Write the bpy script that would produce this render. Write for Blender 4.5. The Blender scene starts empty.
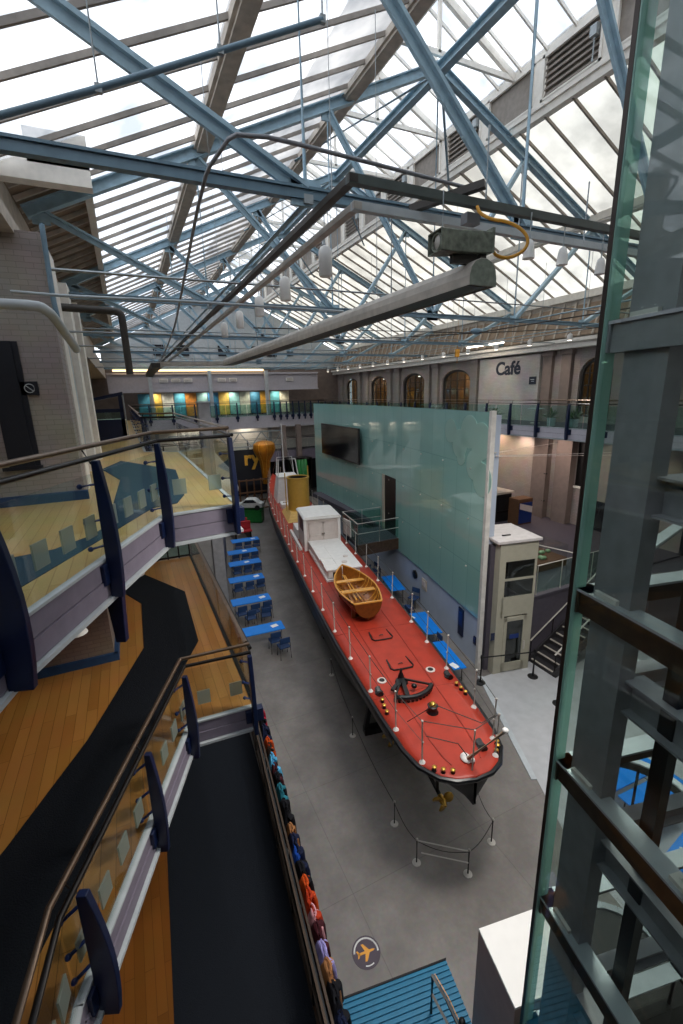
import bpy, bmesh, math, random
from mathutils import Vector, Matrix
random.seed(7)
PI = math.pi
scn = bpy.context.scene
COL = scn.collection
V = Vector

# ------------------------------------------------------------------ materials
def s2l(c):
    return c/12.92 if c <= 0.04045 else ((c+0.055)/1.055)**2.4
def rgb(h):
    h = h.lstrip('#'); return tuple(s2l(int(h[i:i+2], 16)/255) for i in (0, 2, 4))
def setin(n, name, v):
    if name in n.inputs: n.inputs[name].default_value = v
MATS = {}
def mat(name, col, rough=0.5, metal=0.0, var=0.12, scale=6.0, bump=0.0, spec=0.5, coat=0.0):
    """procedural principled material: base colour broken up by noise"""
    m = bpy.data.materials.new(name); m.use_nodes = True
    nt = m.node_tree; b = nt.nodes['Principled BSDF']
    c = rgb(col)
    tc = nt.nodes.new('ShaderNodeTexCoord'); nz = nt.nodes.new('ShaderNodeTexNoise')
    nz.inputs['Scale'].default_value = scale; nz.inputs['Detail'].default_value = 5
    nt.links.new(tc.outputs['Object'], nz.inputs['Vector'])
    rp = nt.nodes.new('ShaderNodeValToRGB')
    rp.color_ramp.elements[0].position = 0.3; rp.color_ramp.elements[1].position = 0.7
    rp.color_ramp.elements[0].color = tuple(max(0, x*(1-var)) for x in c)+(1,)
    rp.color_ramp.elements[1].color = tuple(min(1, x*(1+var)) for x in c)+(1,)
    nt.links.new(nz.outputs['Fac'], rp.inputs['Fac']); nt.links.new(rp.outputs['Color'], b.inputs['Base Color'])
    b.inputs['Roughness'].default_value = rough; b.inputs['Metallic'].default_value = metal
    setin(b, 'Specular IOR Level', spec); setin(b, 'Coat Weight', coat)
    if bump:
        bp = nt.nodes.new('ShaderNodeBump'); bp.inputs['Strength'].default_value = bump; bp.inputs['Distance'].default_value = 0.02
        nt.links.new(nz.outputs['Fac'], bp.inputs['Height']); nt.links.new(bp.outputs['Normal'], b.inputs['Normal'])
    MATS[name] = m; return m
def emit(name, col, st):
    m = bpy.data.materials.new(name); m.use_nodes = True; nt = m.node_tree
    nt.nodes.remove(nt.nodes['Principled BSDF']); e = nt.nodes.new('ShaderNodeEmission')
    e.inputs['Color'].default_value = rgb(col)+(1,); e.inputs['Strength'].default_value = st
    nt.links.new(e.outputs[0], nt.nodes['Material Output'].inputs['Surface']); MATS[name] = m; return m
def glass(name, tint, refl=0.12, rough=0.02, body=0.0, bodycol='#7fb8b0'):
    """thin architectural glass: tinted see-through sheet with a fresnel reflection, optional frosted body"""
    m = bpy.data.materials.new(name); m.use_nodes = True; nt = m.node_tree; N = nt.nodes
    N.remove(N['Principled BSDF'])
    tr = N.new('ShaderNodeBsdfTransparent'); tr.inputs['Color'].default_value = rgb(tint)+(1,)
    base = tr.outputs[0]
    if body > 0:
        d = N.new('ShaderNodeBsdfDiffuse'); d.inputs['Color'].default_value = rgb(bodycol)+(1,)
        t2 = N.new('ShaderNodeBsdfTranslucent'); t2.inputs['Color'].default_value = rgb(bodycol)+(1,)
        a = N.new('ShaderNodeMixShader'); a.inputs[0].default_value = 0.5
        nt.links.new(d.outputs[0], a.inputs[1]); nt.links.new(t2.outputs[0], a.inputs[2])
        mb = N.new('ShaderNodeMixShader'); mb.inputs[0].default_value = body
        nt.links.new(base, mb.inputs[1]); nt.links.new(a.outputs[0], mb.inputs[2]); base = mb.outputs[0]
    g = N.new('ShaderNodeBsdfGlossy'); g.inputs['Roughness'].default_value = rough
    fr = N.new('ShaderNodeLayerWeight'); fr.inputs['Blend'].default_value = .5
    pw = N.new('ShaderNodeMath'); pw.operation = 'POWER'; pw.inputs[1].default_value = 4.0; nt.links.new(fr.outputs['Facing'], pw.inputs[0])
    mt = N.new('ShaderNodeMath'); mt.operation = 'MULTIPLY_ADD'; mt.inputs[1].default_value = .6; mt.inputs[2].default_value = refl*.5
    mt.use_clamp = True
    nt.links.new(pw.outputs[0], mt.inputs[0])
    mx = N.new('ShaderNodeMixShader')
    nt.links.new(mt.outputs[0], mx.inputs[0]); nt.links.new(base, mx.inputs[1]); nt.links.new(g.outputs[0], mx.inputs[2])
    nt.links.new(mx.outputs[0], N['Material Output'].inputs['Surface']); MATS[name] = m; return m

def mapped(nt, scale=(1, 1, 1), rot=(0, 0, 0)):
    tc = nt.nodes.new('ShaderNodeTexCoord'); mp = nt.nodes.new('ShaderNodeMapping')
    mp.inputs['Scale'].default_value = scale; mp.inputs['Rotation'].default_value = rot
    nt.links.new(tc.outputs['Object'], mp.inputs['Vector']); return mp.outputs['Vector']
def brickmat(name, c1, c2, cm, bw, bh, mortar, rough, vec='xz', bump=0.3, offset=0.5):
    m = bpy.data.materials.new(name); m.use_nodes = True; nt = m.node_tree; b = nt.nodes['Principled BSDF']
    tc = nt.nodes.new('ShaderNodeTexCoord')
    sp = nt.nodes.new('ShaderNodeSeparateXYZ'); cb = nt.nodes.new('ShaderNodeCombineXYZ')
    nt.links.new(tc.outputs['Object'], sp.inputs[0])
    if vec == 'wall':     # brick courses wrap round vertical corners
        ad = nt.nodes.new('ShaderNodeMath'); ad.operation = 'ADD'
        nt.links.new(sp.outputs['X'], ad.inputs[0]); nt.links.new(sp.outputs['Y'], ad.inputs[1])
        nt.links.new(ad.outputs[0], cb.inputs['X']); nt.links.new(sp.outputs['Z'], cb.inputs['Y'])
    else:
        nt.links.new(sp.outputs['Y'], cb.inputs['X']); nt.links.new(sp.outputs['X'], cb.inputs['Y'])
    br = nt.nodes.new('ShaderNodeTexBrick'); nt.links.new(cb.outputs[0], br.inputs['Vector'])
    br.inputs['Color1'].default_value = rgb(c1)+(1,); br.inputs['Color2'].default_value = rgb(c2)+(1,)
    br.inputs['Mortar'].default_value = rgb(cm)+(1,); br.inputs['Scale'].default_value = 1
    br.inputs['Brick Width'].default_value = bw; br.inputs['Row Height'].default_value = bh
    br.inputs['Mortar Size'].default_value = mortar; br.offset = offset
    nz = nt.nodes.new('ShaderNodeTexNoise'); nz.inputs['Scale'].default_value = 1.3; nz.inputs['Detail'].default_value = 6
    nt.links.new(tc.outputs['Object'], nz.inputs['Vector'])
    mx = nt.nodes.new('ShaderNodeMixRGB'); mx.blend_type = 'MULTIPLY'; mx.inputs[0].default_value = 0.35
    nt.links.new(br.outputs['Color'], mx.inputs[1]); nt.links.new(nz.outputs['Color'], mx.inputs[2])
    nt.links.new(mx.outputs[0], b.inputs['Base Color']); b.inputs['Roughness'].default_value = rough
    bp = nt.nodes.new('ShaderNodeBump'); bp.inputs['Strength'].default_value = bump; bp.inputs['Distance'].default_value = 0.01; bp.invert = True
    nt.links.new(br.outputs['Fac'], bp.inputs['Height']); nt.links.new(bp.outputs['Normal'], b.inputs['Normal'])
    MATS[name] = m; return m

def concrete():
    m = bpy.data.materials.new('polished_concrete'); m.use_nodes = True; nt = m.node_tree; b = nt.nodes['Principled BSDF']
    v = mapped(nt)
    n1 = nt.nodes.new('ShaderNodeTexNoise'); n1.inputs['Scale'].default_value = 0.9; n1.inputs['Detail'].default_value = 8; n1.inputs['Roughness'].default_value = 0.65
    n2 = nt.nodes.new('ShaderNodeTexNoise'); n2.inputs['Scale'].default_value = 14; n2.inputs['Detail'].default_value = 6
    br = nt.nodes.new('ShaderNodeTexBrick'); br.inputs['Scale'].default_value = 1; br.inputs['Brick Width'].default_value = 3.2; br.inputs['Row Height'].default_value = 2.6
    br.inputs['Mortar Size'].default_value = 0.008; br.offset = 0
    br.inputs['Color1'].default_value = (1, 1, 1, 1); br.inputs['Color2'].default_value = (.96, .96, .96, 1); br.inputs['Mortar'].default_value = (.72, .72, .72, 1)
    for n in (n1, n2, br): nt.links.new(v, n.inputs['Vector'])
    rp = nt.nodes.new('ShaderNodeValToRGB'); rp.color_ramp.elements[0].position = .35; rp.color_ramp.elements[1].position = .65
    rp.color_ramp.elements[0].color = rgb('#77716d')+(1,); rp.color_ramp.elements[1].color = rgb('#918b86')+(1,)
    nt.links.new(n1.outputs['Fac'], rp.inputs['Fac'])
    m1 = nt.nodes.new('ShaderNodeMixRGB'); m1.blend_type = 'MULTIPLY'; m1.inputs[0].default_value = .3
    nt.links.new(rp.outputs[0], m1.inputs[1]); nt.links.new(n2.outputs['Color'], m1.inputs[2])
    m2 = nt.nodes.new('ShaderNodeMixRGB'); m2.blend_type = 'MULTIPLY'; m2.inputs[0].default_value = 1
    nt.links.new(m1.outputs[0], m2.inputs[1]); nt.links.new(br.outputs['Color'], m2.inputs[2])
    nt.links.new(m2.outputs[0], b.inputs['Base Color']); b.inputs['Roughness'].default_value = .5
    MATS['concrete'] = m; return m

concrete()
brickmat('painted_brick', '#aaa09a', '#a29892', '#958b85', .24, .085, .006, .75, 'wall', .35)
brickmat('lower_brick', '#95837a', '#8c7a71', '#7e6d65', .24, .085, .006, .7, 'wall', .5)
brickmat('white_brick', '#c6c0bd', '#beb8b4', '#b3aca8', .24, .085, .006, .7, 'wall', .4)
brickmat('oak_floor', '#b58042', '#a26d33', '#77501f', 1.9, .16, .004, .32, 'floor', .1, .37)
brickmat('oak_floor_dark', '#965c25', '#844e1b', '#6b3d14', 1.9, .16, .004, .35, 'floor', .1, .37)
brickmat('pale_maple', '#d8b878', '#caa764', '#a98345', 1.9, .14, .004, .35, 'floor', .1, .37)
brickmat('dark_brick', '#6b6059', '#5f554f', '#4d443f', .46, .16, .012, .8, 'wall', .4)
mat('carpet', '#0f131a', .8, var=.25, scale=60, bump=.5, spec=.2)
mat('carpet_lower', '#10161f', .75, var=.2, scale=50, bump=.4, spec=.25)
mat('carpet_upper', '#2a4453', .8, var=.15, scale=50, bump=.3, spec=.2)
mat('light_floor', '#b3b4b6', .5, var=.08, scale=3)
mat('roof_board', '#8d7b69', .8, var=.2, scale=3)
mat('timber', '#b3a99d', .8, var=.2, scale=4)
mat('cream_paint', '#ebe6dd', .6, var=.08)
mat('grey_bar', '#8b837b', .6, var=.15)
mat('truss_blue', '#9db9c8', .45, var=.14, scale=5, spec=.4)
mat('truss_blue_dark', '#6c8798', .45, var=.14, scale=5)
mat('galv', '#a5adb1', .45, .2, var=.1)
mat('dark_pipe', '#3c3834', .5, .3)
mat('trough', '#b5aea5', .55, .2, var=.15)
mat('trough_end', '#7d8478', .6, .1, var=.25, scale=18)
mat('weathered', '#6f7468', .55, .3, var=.45, scale=14)
mat('black', '#0c0c0e', .45)
mat('track_green', '#4a5250', .5, .1)
mat('blackpaint', '#17181a', .4, var=.2)
mat('yellow_cable', '#c98d1c', .5)
mat('navy', '#08183c', .42, var=.12, spec=.5)
mat('navy_bright', '#0f2c6a', .4)
mat('rail_brown', '#6b5a4c', .3, .65, var=.15)
mat('coat_rail_brown', '#4a3a2c', .35, .4)
mat('rail_dark', '#262322', .32, .6)
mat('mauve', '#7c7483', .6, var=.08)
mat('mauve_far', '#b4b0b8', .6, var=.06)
mat('ledge', '#b6bcbf', .5, var=.08)
mat('blue_skirting', '#1c3f66', .6)
mat('deck_red', '#a63423', .42, var=.14, scale=3, spec=.4)
mat('seam', '#8e2c1e', .6)
mat('hull', '#2a2a28', .55, var=.3, scale=2.5)
mat('hull_band', '#565652', .5, var=.2, scale=2.5)
mat('ship_black', '#101114', .35, var=.2)
mat('white_paint', '#e6e3df', .45, var=.05)
mat('pinkish_white', '#cfc3bd', .5, var=.05)
mat('funnel_yellow', '#c39a42', .45, var=.06)
mat('funnel_base', '#e0b968', .45, var=.06)
mat('varnish', '#94591f', .3, var=.25, scale=9, coat=.3)
mat('varnish_light', '#cf9440', .3, var=.18, scale=9, coat=.3)
mat('varnish_dark', '#66370f', .35, var=.25, scale=9, coat=.2)
mat('brass', '#c9a04a', .3, .8)
mat('steel', '#bdb8b0', .4, .15)
mat('pole_wood', '#a08a74', .5)
mat('table_blue', '#0a7fe0', .45, var=.04, spec=.3)
mat('seat_blue', '#1a3a66', .6)
mat('chair_frame', '#2b2927', .4, .4)
mat('paper', '#f2f2f0', .6, var=.02)
mat('cool_wall', '#aab4c4', .55, var=.05, scale=2)
mat('grey_jamb', '#c9c6c0', .6)
mat('lift_cream', '#a8a493', .55, var=.05)
mat('lift_top', '#c8c2c0', .55, var=.08)
mat('dark_wall', '#4b4650', .6, var=.08)
mat('stair_dark', '#2a282b', .6)
mat('nosing', '#b5ada3', .5)
mat('steel_grey', '#86878c', .5, .1, var=.12)
mat('steel_grey_light', '#a4abb0', .4, .4, var=.1)
mat('brown_beam', '#4b3a2e', .45, .3, var=.3, scale=9)
mat('rust', '#7a4a20', .5, .3, var=.3)
mat('bronze_edge', '#332b27', .4, .5)
mat('teal_mat', '#0f749a', .5, var=.1, scale=10)
mat('plinth_white', '#efece8', .55, var=.02)
mat('plinth_side', '#a8918a', .6, var=.05)
mat('logo_purple', '#4a3f4b', .6, var=.05)
mat('orange', '#e8a23c', .6, var=.03)
mat('pilaster', '#7f716a', .75, var=.12, scale=3)
mat('frame_dark', '#1f1d1d', .5)
mat('orange_brick', '#b07a3c', .8, var=.3, scale=8)
mat('red_cloth', '#b0222c', .7)
mat('green_stall', '#12702e', .5)
mat('car_white', '#c9ccca', .3, var=.04)
mat('balloon', '#9a6212', .4, .2, var=.25)
mat('night', '#10131f', .7)
mat('timber_lattice', '#5a3b22', .7)
mat('letter_navy', '#1a2334', .6)
mat('letter_gold', '#e0a83a', .6)
mat('machine_green', '#7fa07a', .4, .2)
mat('alu', '#8f9498', .3, .7)
mat('skin', '#b8846a', .6)
for n, c in dict(coat_black='#14141a', coat_navy='#18203c', coat_blue='#1f4fae', coat_sky='#5db4de', coat_orange='#d0521c', coat_red='#b0203a',
                 coat_pink='#d89aa0', coat_maroon='#451a22', coat_lilac='#a9a0dc', coat_teal='#2c7686', coat_tan='#a8744a', coat_brown='#3a2a22', coat_rust='#b5391c').items():
    mat(n, c, .7, var=.2, scale=16, bump=.3, spec=.2)
glass('rail_glass', '#f7faf9', .06)
glass('teal_rail_glass', '#d8ebe6', .08)
glass('frosted', '#dfe9e2', .04, .3, .5, '#c2ccc4')
glass('shaft_glass', '#f2f7f5', .06)
glass('edge_glass', '#dcf2ec', .10, .1, .5, '#b2d9d0')
glass('window_glass', '#b8c0c0', .16, .04)
glass('pale_disc', '#e8f4f0', .05, .4, .8, '#c4e2da')
emit('warm_tube', '#ffd9a0', 2.2)
emit('orange_glow', '#ff9c3a', .9)
emit('lamp_white', '#fff1dc', 6.0)
emit('display_light', '#fff4dd', 1.2)

def roofglass(nm='roof_glazing', lo=(.40, .43, .47, 1), hi=(.97, .98, 1, 1)):
    m = bpy.data.materials.new(nm); m.use_nodes = True; nt = m.node_tree; N = nt.nodes; N.remove(N['Principled BSDF'])
    tr = N.new('ShaderNodeBsdfTransparent'); tl = N.new('ShaderNodeBsdfTranslucent')
    v = mapped(nt, (1, 1, 1))
    nz = N.new('ShaderNodeTexNoise'); nz.inputs['Scale'].default_value = .7; nz.inputs['Detail'].default_value = 5
    nt.links.new(v, nz.inputs['Vector'])
    rp = N.new('ShaderNodeValToRGB'); rp.color_ramp.elements[0].position = .36; rp.color_ramp.elements[1].position = .72
    rp.color_ramp.elements[0].color = lo; rp.color_ramp.elements[1].color = hi
    nt.links.new(nz.outputs['Fac'], rp.inputs['Fac'])
    nt.links.new(rp.outputs[0], tr.inputs['Color']); nt.links.new(rp.outputs[0], tl.inputs['Color'])
    mx = N.new('ShaderNodeMixShader'); mx.inputs[0].default_value = .35
    nt.links.new(tr.outputs[0], mx.inputs[1]); nt.links.new(tl.outputs[0], mx.inputs[2])
    nt.links.new(mx.outputs[0], N['Material Output'].inputs['Surface']); MATS[nm] = m
roofglass()
roofglass('roof_glazing_cream', (.34, .32, .28, 1), (.66, .62, .54, 1))

def tealwall():
    """back-painted teal glass cladding: glossy sheet with panel joints"""
    m = bpy.data.materials.new('teal_cladding'); m.use_nodes = True; nt = m.node_tree; b = nt.nodes['Principled BSDF']
    tc = nt.nodes.new('ShaderNodeTexCoord'); sp = nt.nodes.new('ShaderNodeSeparateXYZ'); cb = nt.nodes.new('ShaderNodeCombineXYZ')
    nt.links.new(tc.outputs['Object'], sp.inputs[0]); nt.links.new(sp.outputs['Y'], cb.inputs['X']); nt.links.new(sp.outputs['Z'], cb.inputs['Y'])
    br = nt.nodes.new('ShaderNodeTexBrick'); br.inputs['Scale'].default_value = 1; br.inputs['Brick Width'].default_value = 1.02; br.inputs['Row Height'].default_value = 1.74
    br.inputs['Mortar Size'].default_value = .012; br.offset = 0
    br.inputs['Color1'].default_value = rgb('#88b5ad')+(1,); br.inputs['Color2'].default_value = rgb('#82afa7')+(1,); br.inputs['Mortar'].default_value = rgb('#6b9a93')+(1,)
    nt.links.new(cb.outputs[0], br.inputs['Vector']); nt.links.new(br.outputs['Color'], b.inputs['Base Color'])
    b.inputs['Roughness'].default_value = .5; setin(b, 'Specular IOR Level', .5); setin(b, 'Coat Weight', 1.0); setin(b, 'Coat Roughness', .03); setin(b, 'Coat IOR', 1.75)
    MATS['teal_cladding'] = m
tealwall()

# ------------------------------------------------------------------ mesh builder
ORG = {}
SPLIT = {'clip', 'frosted_square', 'gusset_plate', 'hanger', 'clamp', 'bracket', 'glass_clamp', 'pipe_clip', 'foot', 'leg', 'glass_panel', 'fixing_stud', 'post', 'uprights', 'rails', 'braces', 'rail', 'models', 'stay_wire', 'deck_seam', 'panel', 'wire', 'stand', 'opener', 'rods', 'yellow_bar', 'bollard', 'lid_fitting', 'white_marks', 'nosing', 'nosings', 'base', 'heel_fitting', 'steam_pipe', 'frame_rail', 'rope', 'door_rail', 'oar', 'bottom_boards', 'glazing_bar', 'corner_post', 'guard_wire'}
def basis(d):
    d = d.normalized()
    u = V((0, 0, 1)) if abs(d.z) < .95 else V((1, 0, 0))
    s = d.cross(u).normalized(); t = s.cross(d).normalized()
    return d, s, t
class MB:
    def __init__(self, tf=None): self.v = []; self.f = []; self.sm = []; self.tf = tf
    def add(self, vs, fs, smooth=False):
        o = len(self.v)
        for p in vs:
            p = V(p); self.v.append(self.tf @ p if self.tf else p)
        for f in fs: self.f.append(tuple(i+o for i in f)); self.sm.append(smooth)
        return self
    def box(self, c, s, rz=0):
        x, y, z = (k/2 for k in s); R = Matrix.Rotation(rz, 3, 'Z'); c = V(c)
        vs = [c+R@V((a*x, b*y, d*z)) for d in (-1, 1) for a, b in ((-1, -1), (1, -1), (1, 1), (-1, 1))]
        return self.add(vs, [(3, 2, 1, 0), (4, 5, 6, 7), (0, 1, 5, 4), (1, 2, 6, 5), (2, 3, 7, 6), (3, 0, 4, 7)])
    def mm(self, a, b):   # box between two corners
        a = V(a); b = V(b); return self.box((a+b)/2, [abs(b[i]-a[i]) for i in range(3)])
    def beam(self, p0, p1, w, h, up=None, off=(0, 0)):
        p0 = V(p0); p1 = V(p1); d, s, t = basis(p1-p0)
        if up is not None:
            s = d.cross(V(up)).normalized(); t = s.cross(d).normalized()
        o = s*off[0]+t*off[1]
        vs = [p+o+s*a*w/2+t*b*h/2 for p in (p0, p1) for a, b in ((-1, -1), (1, -1), (1, 1), (-1, 1))]
        return self.add(vs, [(3, 2, 1, 0), (4, 5, 6, 7), (0, 1, 5, 4), (1, 2, 6, 5), (2, 3, 7, 6), (3, 0, 4, 7)])
    def ibeam(self, p0, p1, w, h, t=.018, up=(0, 0, 1)):
        self.beam(p0, p1, w, t, up, (0, h/2-t/2)); self.beam(p0, p1, w, t, up, (0, -h/2+t/2)); self.beam(p0, p1, t, h-2*t, up)
        return self
    def path(self, pts, r, n=8, closed=False):
        pts = [V(p) for p in pts]; k = len(pts); rs = r if isinstance(r, (list, tuple)) else [r]*k
        vs = []; prev = None
        for i, p in enumerate(pts):
            if closed: d = pts[(i+1) % k]-pts[i-1]
            else: d = (pts[min(i+1, k-1)]-pts[max(i-1, 0)])
            d = d.normalized()
            if prev is None: _, s, t = basis(d)
            else:
                s = (prev-d*prev.dot(d)).normalized(); t = d.cross(s)
            prev = s
            for j in range(n):
                a = 2*PI*j/n; vs.append(p+(s*math.cos(a)+t*math.sin(a))*rs[i])
        fs = []
        m = k if closed else k-1
        for i in range(m):
            for j in range(n):
                a = i*n+j; b = i*n+(j+1) % n; c = ((i+1) % k)*n+(j+1) % n; d_ = ((i+1) % k)*n+j
                fs.append((a, b, c, d_))
        if not closed: fs += [tuple(range(n))[::-1], tuple(range((k-1)*n, k*n))]
        return self.add(vs, fs, True)
    def tube(self, p0, p1, r, n=8): return self.path([p0, p1], r, n)
    def prism(self, poly, z0, z1):
        n = len(poly)
        ar = sum(poly[i][0]*poly[(i+1) % n][1]-poly[(i+1) % n][0]*poly[i][1] for i in range(n))
        if ar < 0: poly = poly[::-1]
        vs = [(p[0], p[1], z0) for p in poly]+[(p[0], p[1], z1) for p in poly]
        return self.add(vs, [tuple(range(n))[::-1], tuple(range(n, 2*n))]+[(i, (i+1) % n, n+(i+1) % n, n+i) for i in range(n)])
    def vprism(self, prof, o, u, w, th):
        """profile (a,z) in the vertical plane through o along u, thickness th along w"""
        o = V(o); u = V(u).normalized(); w = V(w).normalized(); n = len(prof)
        vs = [o+u*a+V((0, 0, z))+w*s*th/2 for s in (-1, 1) for a, z in prof]
        return self.add(vs, [tuple(range(n))[::-1], tuple(range(n, 2*n))]+[(i, (i+1) % n, n+(i+1) % n, n+i) for i in range(n)])
    def lathe(self, prof, c=(0, 0, 0), n=20, sx=1, sy=1):
        c = V(c); vs = []; k = len(prof)
        for r, z in prof:
            for j in range(n): a = 2*PI*j/n; vs.append(c+V((r*math.cos(a)*sx, r*math.sin(a)*sy, z)))
        fs = [(i*n+j, i*n+(j+1) % n, (i+1)*n+(j+1) % n, (i+1)*n+j) for i in range(k-1) for j in range(n)]
        fs += [tuple(range(n))[::-1], tuple(range((k-1)*n, k*n))]
        return self.add(vs, fs, True)
    def ell(self, c, r, n=12, m=8):
        prof = [(max(.02, math.sin(PI*i/m)), -math.cos(PI*i/m)) for i in range(m+1)]
        c = V(c); vs = []
        for rr, z in prof:
            for j in range(n): a = 2*PI*j/n; vs.append(c+V((rr*math.cos(a)*r[0], rr*math.sin(a)*r[1], z*r[2])))
        fs = [(i*n+j, i*n+(j+1) % n, (i+1)*n+(j+1) % n, (i+1)*n+j) for i in range(m) for j in range(n)]
        fs += [tuple(range(n))[::-1], tuple(range(m*n, (m+1)*n))]
        return self.add(vs, fs, True)
    def grid(self, rows, smooth=True, flip=False):
        n = len(rows[0]); vs = [p for r in rows for p in r]; fs = []
        for i in range(len(rows)-1):
            for j in range(n-1):
                f = (i*n+j, i*n+j+1, (i+1)*n+j+1, (i+1)*n+j); fs.append(f[::-1] if flip else f)
        return self.add(vs, fs, smooth)
    def pieces(self):
        """separate builders for each piece (connected faces whose boxes touch stay together)"""
        n = len(self.v); par = list(range(n))
        def find(a):
            while par[a] != a: par[a] = par[par[a]]; a = par[a]
            return a
        for f in self.f:
            for k in f[1:]: par[find(k)] = find(f[0])
        comp = {}
        for i in range(n): comp.setdefault(find(i), []).append(i)
        cs = [[set(c), [min(self.v[i][k] for i in c) for k in range(3)], [max(self.v[i][k] for i in c) for k in range(3)]] for c in comp.values()]
        merged = True
        while merged:
            merged = False
            for i in range(len(cs)):
                for j in range(i+1, len(cs)):
                    if all(cs[i][1][k] <= cs[j][2][k]+.001 and cs[j][1][k] <= cs[i][2][k]+.001 for k in range(3)):
                        cs[i] = [cs[i][0] | cs[j][0], [min(a, b) for a, b in zip(cs[i][1], cs[j][1])], [max(a, b) for a, b in zip(cs[i][2], cs[j][2])]]
                        del cs[j]; merged = True; break
                if merged: break
        out = []
        for c, _, _ in cs:
            ids = sorted(c); mp = {a: b for b, a in enumerate(ids)}; q = MB(); q.v = [self.v[i] for i in ids]
            for f, sm in zip(self.f, self.sm):
                if f[0] in c: q.f.append(tuple(mp[i] for i in f)); q.sm.append(sm)
            out.append(q)
        return out
    def build(self, name, m, parent=None, bevel=0, solid=0):
        if parent is not None and name in SPLIT and not getattr(self, 'one', False):
            ps = self.pieces()
            if len(ps) > 1:
                for q in ps: q.one = True; r = q.build(name, m, parent, bevel, solid)
                return r
        vs = self.v
        if parent is not None: o = ORG[parent.name]
        else:
            xs = [p.x for p in vs]; ys = [p.y for p in vs]; o = V(((min(xs)+max(xs))/2, (min(ys)+max(ys))/2, min(p.z for p in vs)))
        me = bpy.data.meshes.new(name); me.from_pydata([p-o for p in vs], [], self.f)
        me.polygons.foreach_set('use_smooth', self.sm); me.update()
        if any(self.sm):
            try: me.set_sharp_from_angle(angle=math.radians(40))
            except Exception: pass
        me.materials.append(MATS[m] if isinstance(m, str) else m)
        ob = bpy.data.objects.new(name, me); COL.objects.link(ob)
        ORG[ob.name] = o.copy()
        if parent is not None: ob.parent = parent
        else: ob.location = o
        if bevel:
            b = ob.modifiers.new('bevel', 'BEVEL'); b.width = bevel; b.segments = 2; b.limit_method = 'ANGLE'
        if solid:
            s = ob.modifiers.new('solid', 'SOLIDIFY'); s.thickness = solid; s.offset = 0
        return ob
def tag(o, label=None, cat=None, group=None, kind=None):
    if label: o['label'] = label
    if cat: o['category'] = cat
    if group: o['group'] = group
    if kind: o['kind'] = kind
    return o
def thing(name, loc, label, cat, group=None):
    o = bpy.data.objects.new(name, None); o.empty_display_size = .2; COL.objects.link(o); o.location = loc
    ORG[o.name] = V(loc); return tag(o, label, cat, group)
def struct(mb, name, m, label=None, parent=None, **k):
    o = mb.build(name, m, parent, **k)
    if parent is None: tag(o, label, None, None, 'structure')
    return o
KIDS = {}
def dup(root, loc, rz, label, group=None):
    def cp(o, par):
        c = o.copy(); COL.objects.link(c); c.parent = par
        for ch in [x for x in o.children]: cp(ch, c)
        return c
    r = cp(root, None); r.location = loc; r.rotation_euler = (0, 0, rz); ORG[r.name] = V(loc)
    tag(r, label, None, group); return r
def R(d): return math.radians(d)

# ------------------------------------------------------------------ floors and levels (floor z = 0, eye at 9.5)
H = 9.5; ZU = 7.75; ZM = 4.4; ZP = 2.5
XR = 20.6; YF = 44.5
struct(MB().mm((-9, -7, -.3), (XR+.4, YF+.4, 0)), 'floor', 'concrete', 'grey polished concrete floor of the museum hall')
struct(MB().prism([(9.86, 10.1), (8.12, 6.27), (7.4, 4.7), (7.0, 2.0), (20.4, 2.0), (20.4, 10.1)], .0, .012), 'floor', 'light_floor', 'pale smooth floor in front of the cream lift')
struct(MB().prism([(9.86, 10.1), (8.12, 6.27), (7.99, 6.33), (9.72, 10.2)], .0, .03), 'trim_1', 'ledge', 'thin metal strip at the edge of the pale floor')
struct(MB().prism([(-.95, -3), (-.28, 12), (2.1, 12), (1.1, -3)], .0, .02), 'floor', 'carpet_lower', 'dark navy carpet walkway on the ground level')
struct(MB().prism([(-2.6, -3), (-2.6, 12), (-.28, 12), (-.95, -3)], .0, .018), 'floor', 'oak_floor_dark', 'brown timber strip floor beside the navy ground carpet')

mid_edge = [(-1.45, .6), (-1.17, 2.8), (-1.08, 3.45), (.26, 6.68), (1.34, 6.62)]
mid_poly = [(-8, .6)]+mid_edge+[(1.31, 14.9), (.25, 14.9), (-.15, 14.3), (-8, 14.3)]
struct(MB().prism(mid_poly, ZM-.3, ZM), 'floor', 'oak_floor', 'honey coloured timber floor of the middle gallery')
struct(MB().prism([(-.66, 14.2), (-.3, 14.2), (.82, 12.0), (.78, 9.2), (.28, 8.1), (-1.33, 4.25), (-1.5, 3.86), (-1.55, 3.4), (-1.7, .8), (-3.4, .8), (-3.2, 3.4), (-1.95, 5.45), (-1.19, 6.99), (-.3, 9.45), (-.27, 11.76), (-.62, 12.57), (-.9, 13.4)], ZM, ZM+.012),
       'floor', 'carpet', 'black zigzag carpet path laid on the middle gallery floor')
up_edge = [(-1.75, 2.0), (-1.16, 4.0), (.3, 7.2), (1.45, 7.35)]
up_poly = [(-8, 2.0)]+up_edge+[(1.42, 15.8), (.4, 16.5), (.3, 42), (-8, 42)]
struct(MB().prism(up_poly, ZU-.12, ZU), 'floor', 'pale_maple', 'pale timber floor of the top left gallery')
struct(MB().prism([(p[0], p[1]) for p in [(-8, 2.4), (-1.95, 2.4), (-1.38, 4.5), (-.65, 6.0), (.2, 7.8), (.6, 7.95), (.79, 8.6), (.95, 11.8), (-.3, 14.5), (-.75, 13), (-.6, 12.4), (-.3, 11.0), (-.45, 7.0), (-.6, 6.6), (-1.0, 6.15), (-1.6, 6.0), (-8, 5.6)]], ZU, ZU+.01), 'floor', 'carpet_upper', 'slate blue carpet on the top left gallery')

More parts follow.
